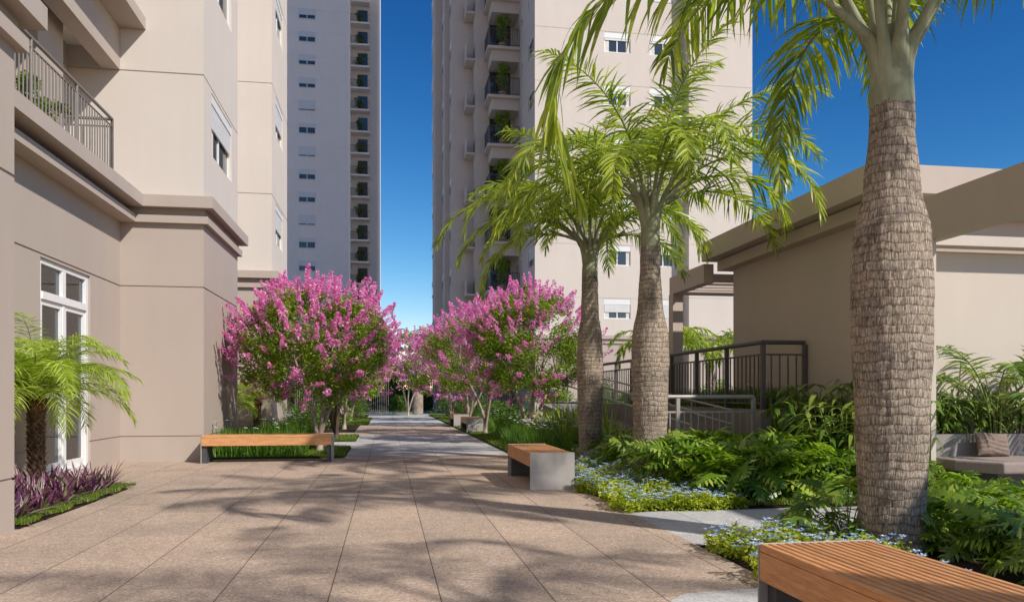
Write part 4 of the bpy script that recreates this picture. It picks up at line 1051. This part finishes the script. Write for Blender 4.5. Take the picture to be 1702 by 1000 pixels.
for (x, y, s_) in [(4.9, 8.35, 1.0), (5.2, 8.8, 1.1), (4.95, 9.1, 1.05), (5.35, 8.2, 1.0), (5.25, 9.5, 1.2), (5.55, 9.2, 1.25), (5.0, 7.9, .95), (5.5, 8.7, 1.2), (5.6, 7.9, 1.1)]:
    place(gp, x, y, .03, s_, 'tall arching leafy plant left of the nearest palm trunk, before the pavilion wall', 'tall leafy plants before the pavilion')
placed_b = [ginger_mesh(210 + k, 9, .62, .24, .04).build('leafy_plant', [M['ginger'], M['rachis']]) for k in range(2)]
for (x, y, s_) in [(6.25, 8.12, 1.0), (6.55, 8.2, 1.1), (6.9, 8.1, 1.0), (7.25, 8.2, 1.15), (7.6, 8.15, 1.1), (6.02, 8.2, .75), (6.4, 8.05, .7)]:
    place(placed_b, x, y, .60, s_, 'small leafy plant in the planter behind the upholstered seat', 'leafy plants in the seat planter')
def areca(label, loc, n, ln, seed, H=.1):
    r = random.Random(seed); root = empty('areca_palm', loc, label, 'palm tree')
    for i in range(n):
        az = i * 2.399 + r.uniform(-.3, .3); e = R(80 - 55 * i / n)
        frond_mesh((math.cos(az) * .05, math.sin(az) * .05, H), az, e, ln * r.uniform(.8, 1.1), R(100), 34, .30, .024, droop=.8, lift=.25, r=r, r0=.012, petiole=.3).build('frond', [M['ginger'], M['rachis']], root)
    mb = MB()
    for k in range(6): mb.tube([(math.cos(k) * .06, math.sin(k) * .06, -.02), (math.cos(k) * .07, math.sin(k) * .07, .35)], .016, 6)
    mb.build('stem', M['rachis'], root)
areca('feathery palm in the planter behind the seat at the right edge', (7.0, 8.12, .60), 19, 1.75, 31, .25)

def rosette(seed, n=18, ln=.30, wd=.028, lean=(15, 75), droop=.7, two=True, stripe=.35):
    r = random.Random(seed); mb = MB()
    for i in range(n):
        az = i * 2.399 + r.uniform(-.3, .3); el = R(lean[1] - (lean[1] - lean[0]) * i / n + r.uniform(-6, 6)); d = V((math.cos(az) * math.cos(el), math.sin(az) * math.cos(el), math.sin(el)))
        side = V((-math.sin(az), math.cos(az), 0)); l = ln * r.uniform(.7, 1.15)
        mb.blade(V((math.cos(az) * .015, math.sin(az) * .015, 0)), d, None, l, wd, droop, 4, 0, side=side, prof=[.8, 1, .85, .5, .02])
        if two and r.random() < stripe:
            for q in (-.28, .28): mb.blade(V((math.cos(az) * .015, math.sin(az) * .015, .003)) + side * wd * q, d, None, l * .96, wd * .30, droop, 4, 1, side=side, prof=[.8, 1, .85, .5, .02])
    return mb
ro = [rosette(300 + k, stripe=.35).build('oyster_plant', [M['purple'], M['purplel']]) for k in range(3)]
for x, y in scatter((-4.1, -3.12, 7.1, 9.9), 90, .145, None, None):
    place(ro, x, y, .03, rnd.uniform(.85, 1.3), 'purple and cream striped oyster plant in the bed at the near left wall', 'oyster plants in the near left bed')
fx = [rosette(320 + k, 26, .62, .042, (35, 85), .35, True, .5).build('flax_plant', [M['phorm'], M['iris']]) for k in range(2)]
for (x, y, s_) in [(3.66, 11.1, 1.05), (3.62, 11.7, 1.0)]:
    place(fx, x, y, .03, s_, 'yellow green spiky flax between the two middle palms', 'flax plants between the palms')
for (x, y, s_) in [(3.9, 13.6, 1.4), (3.95, 14.4, 1.35), (3.92, 15.2, 1.45), (3.9, 16.0, 1.35), (3.95, 16.9, 1.45), (3.9, 17.8, 1.4), (3.72, 12.9, 1.05), (3.7, 13.4, 1.15), (3.72, 14.9, 1.2), (3.7, 17.2, 1.2), (3.72, 18.2, 1.2), (3.68, 19.4, 1.2), (3.3, 14.6, 1.0), (3.55, 15.5, 1.1), (3.25, 15.9, .95), (3.7, 16.3, 1.1), (3.62, 14.0, 1.0)]:
    place(fx, x, y, .03, s_ * 1.1, 'yellow green spiky flax left of the middle palms behind the white irises', 'flax plants behind the white irises')

# balcony plants
def pot_plant(mb_n, seed, size=.6, leaf=.05, n=420, matl='shrub'):
    r = random.Random(seed); root = empty('potted_plant', (0, 0, 0), '-', 'potted plant')
    t = MB(); t.tube([(0, 0, 0), (0, 0, size * .35)], [size * .17, size * .22], 12); t.build('pot', M['pot'], root)
    cen = [(V((r.uniform(-.3, .3) * size, r.uniform(-.3, .3) * size, size * (.55 + r.random() * 1.3))), size * .24) for _ in range(14)]
    m = MB(); leaf_cloud(m, cen, n // 14, 1, leaf, r); m.build('foliage', M[matl], root); return root
pp = pot_plant(None, 401, 1.05, .075, 900, 'limes')
ords = ['lowest', 'second', 'third', 'fourth', 'fifth', 'sixth', 'seventh', 'eighth', 'ninth', 'tenth', 'eleventh', 'twelfth', 'thirteenth', 'fourteenth', 'fifteenth', 'sixteenth', 'seventeenth', 'eighteenth']
for k in range(8):
    l = (6.9, 46.85, 4.45 + ST * k + .005); lab = f'potted green shrub on the {ords[k]} balcony of the sunlit right tower'
    if k == 0: pp.location = l; pp['label'] = lab; pp['group'] = 'plants on the right tower balconies'
    else: copy_tree(pp, None, l, k * 1.1, None, lab)
m = MB(); leaf_cloud(m, [(V((rnd.uniform(-.45, .45), rnd.uniform(-.2, .2), rnd.uniform(.4, 1.7))), .32) for _ in range(12)], 34, 1, .10, rnd)
bp = m.build('balcony_plant', M['shrub'])
for k in range(17):
    o = bp if k == 0 else bp.copy()
    if k: COL.objects.link(o)
    o.location = (-3.65, 107.5, 4.45 + ST * k); o.rotation_euler.z = k * 1.3
    tag(o, f'green plant on the {ords[k]} balcony from the ground of the distant grey tower', 'plant', 'plants on the distant tower balconies')
lm = pot_plant(None, 402, .5, .035, 700, 'limes'); lm.location = (-4.45, 10.6, 4.37); lm['label'] = 'lime green plant behind the railing of the near left balcony'
lm.scale = (1, 1.5, .8)
lm2 = copy_tree(lm, None, (-4.45, 11.25, 4.37), 1.2, (1, 1, .75), 'second lime green plant at the far end of the near left balcony')
# small round sign seen beyond the terrace
sg = empty('round_sign', (8.2, 21.5, 0), 'small round blue and white sign on a pole beyond the terrace railing', 'sign')
mb = MB(); mb.tube([(0, 0, 0), (0, 0, 2.6)], .03, 8); mb.build('pole', M['lmetal'], sg)
mb = MB(); mb.tube([(0, -.06, 2.5), (0, -.04, 2.5)], .26, 24, smooth=False); mb.build('disc', M['signw'], sg)
mb = MB(); mb.tube([(0, -.066, 2.5), (0, -.061, 2.5)], .16, 24, smooth=False); mb.build('centre', M['signb'], sg)

for o in list(COL.objects):          # prototypes that were never placed
    if o.get('label') == '-' or (o.type == 'MESH' and o.parent is None and 'label' not in o and 'kind' not in o): bpy.data.objects.remove(o)
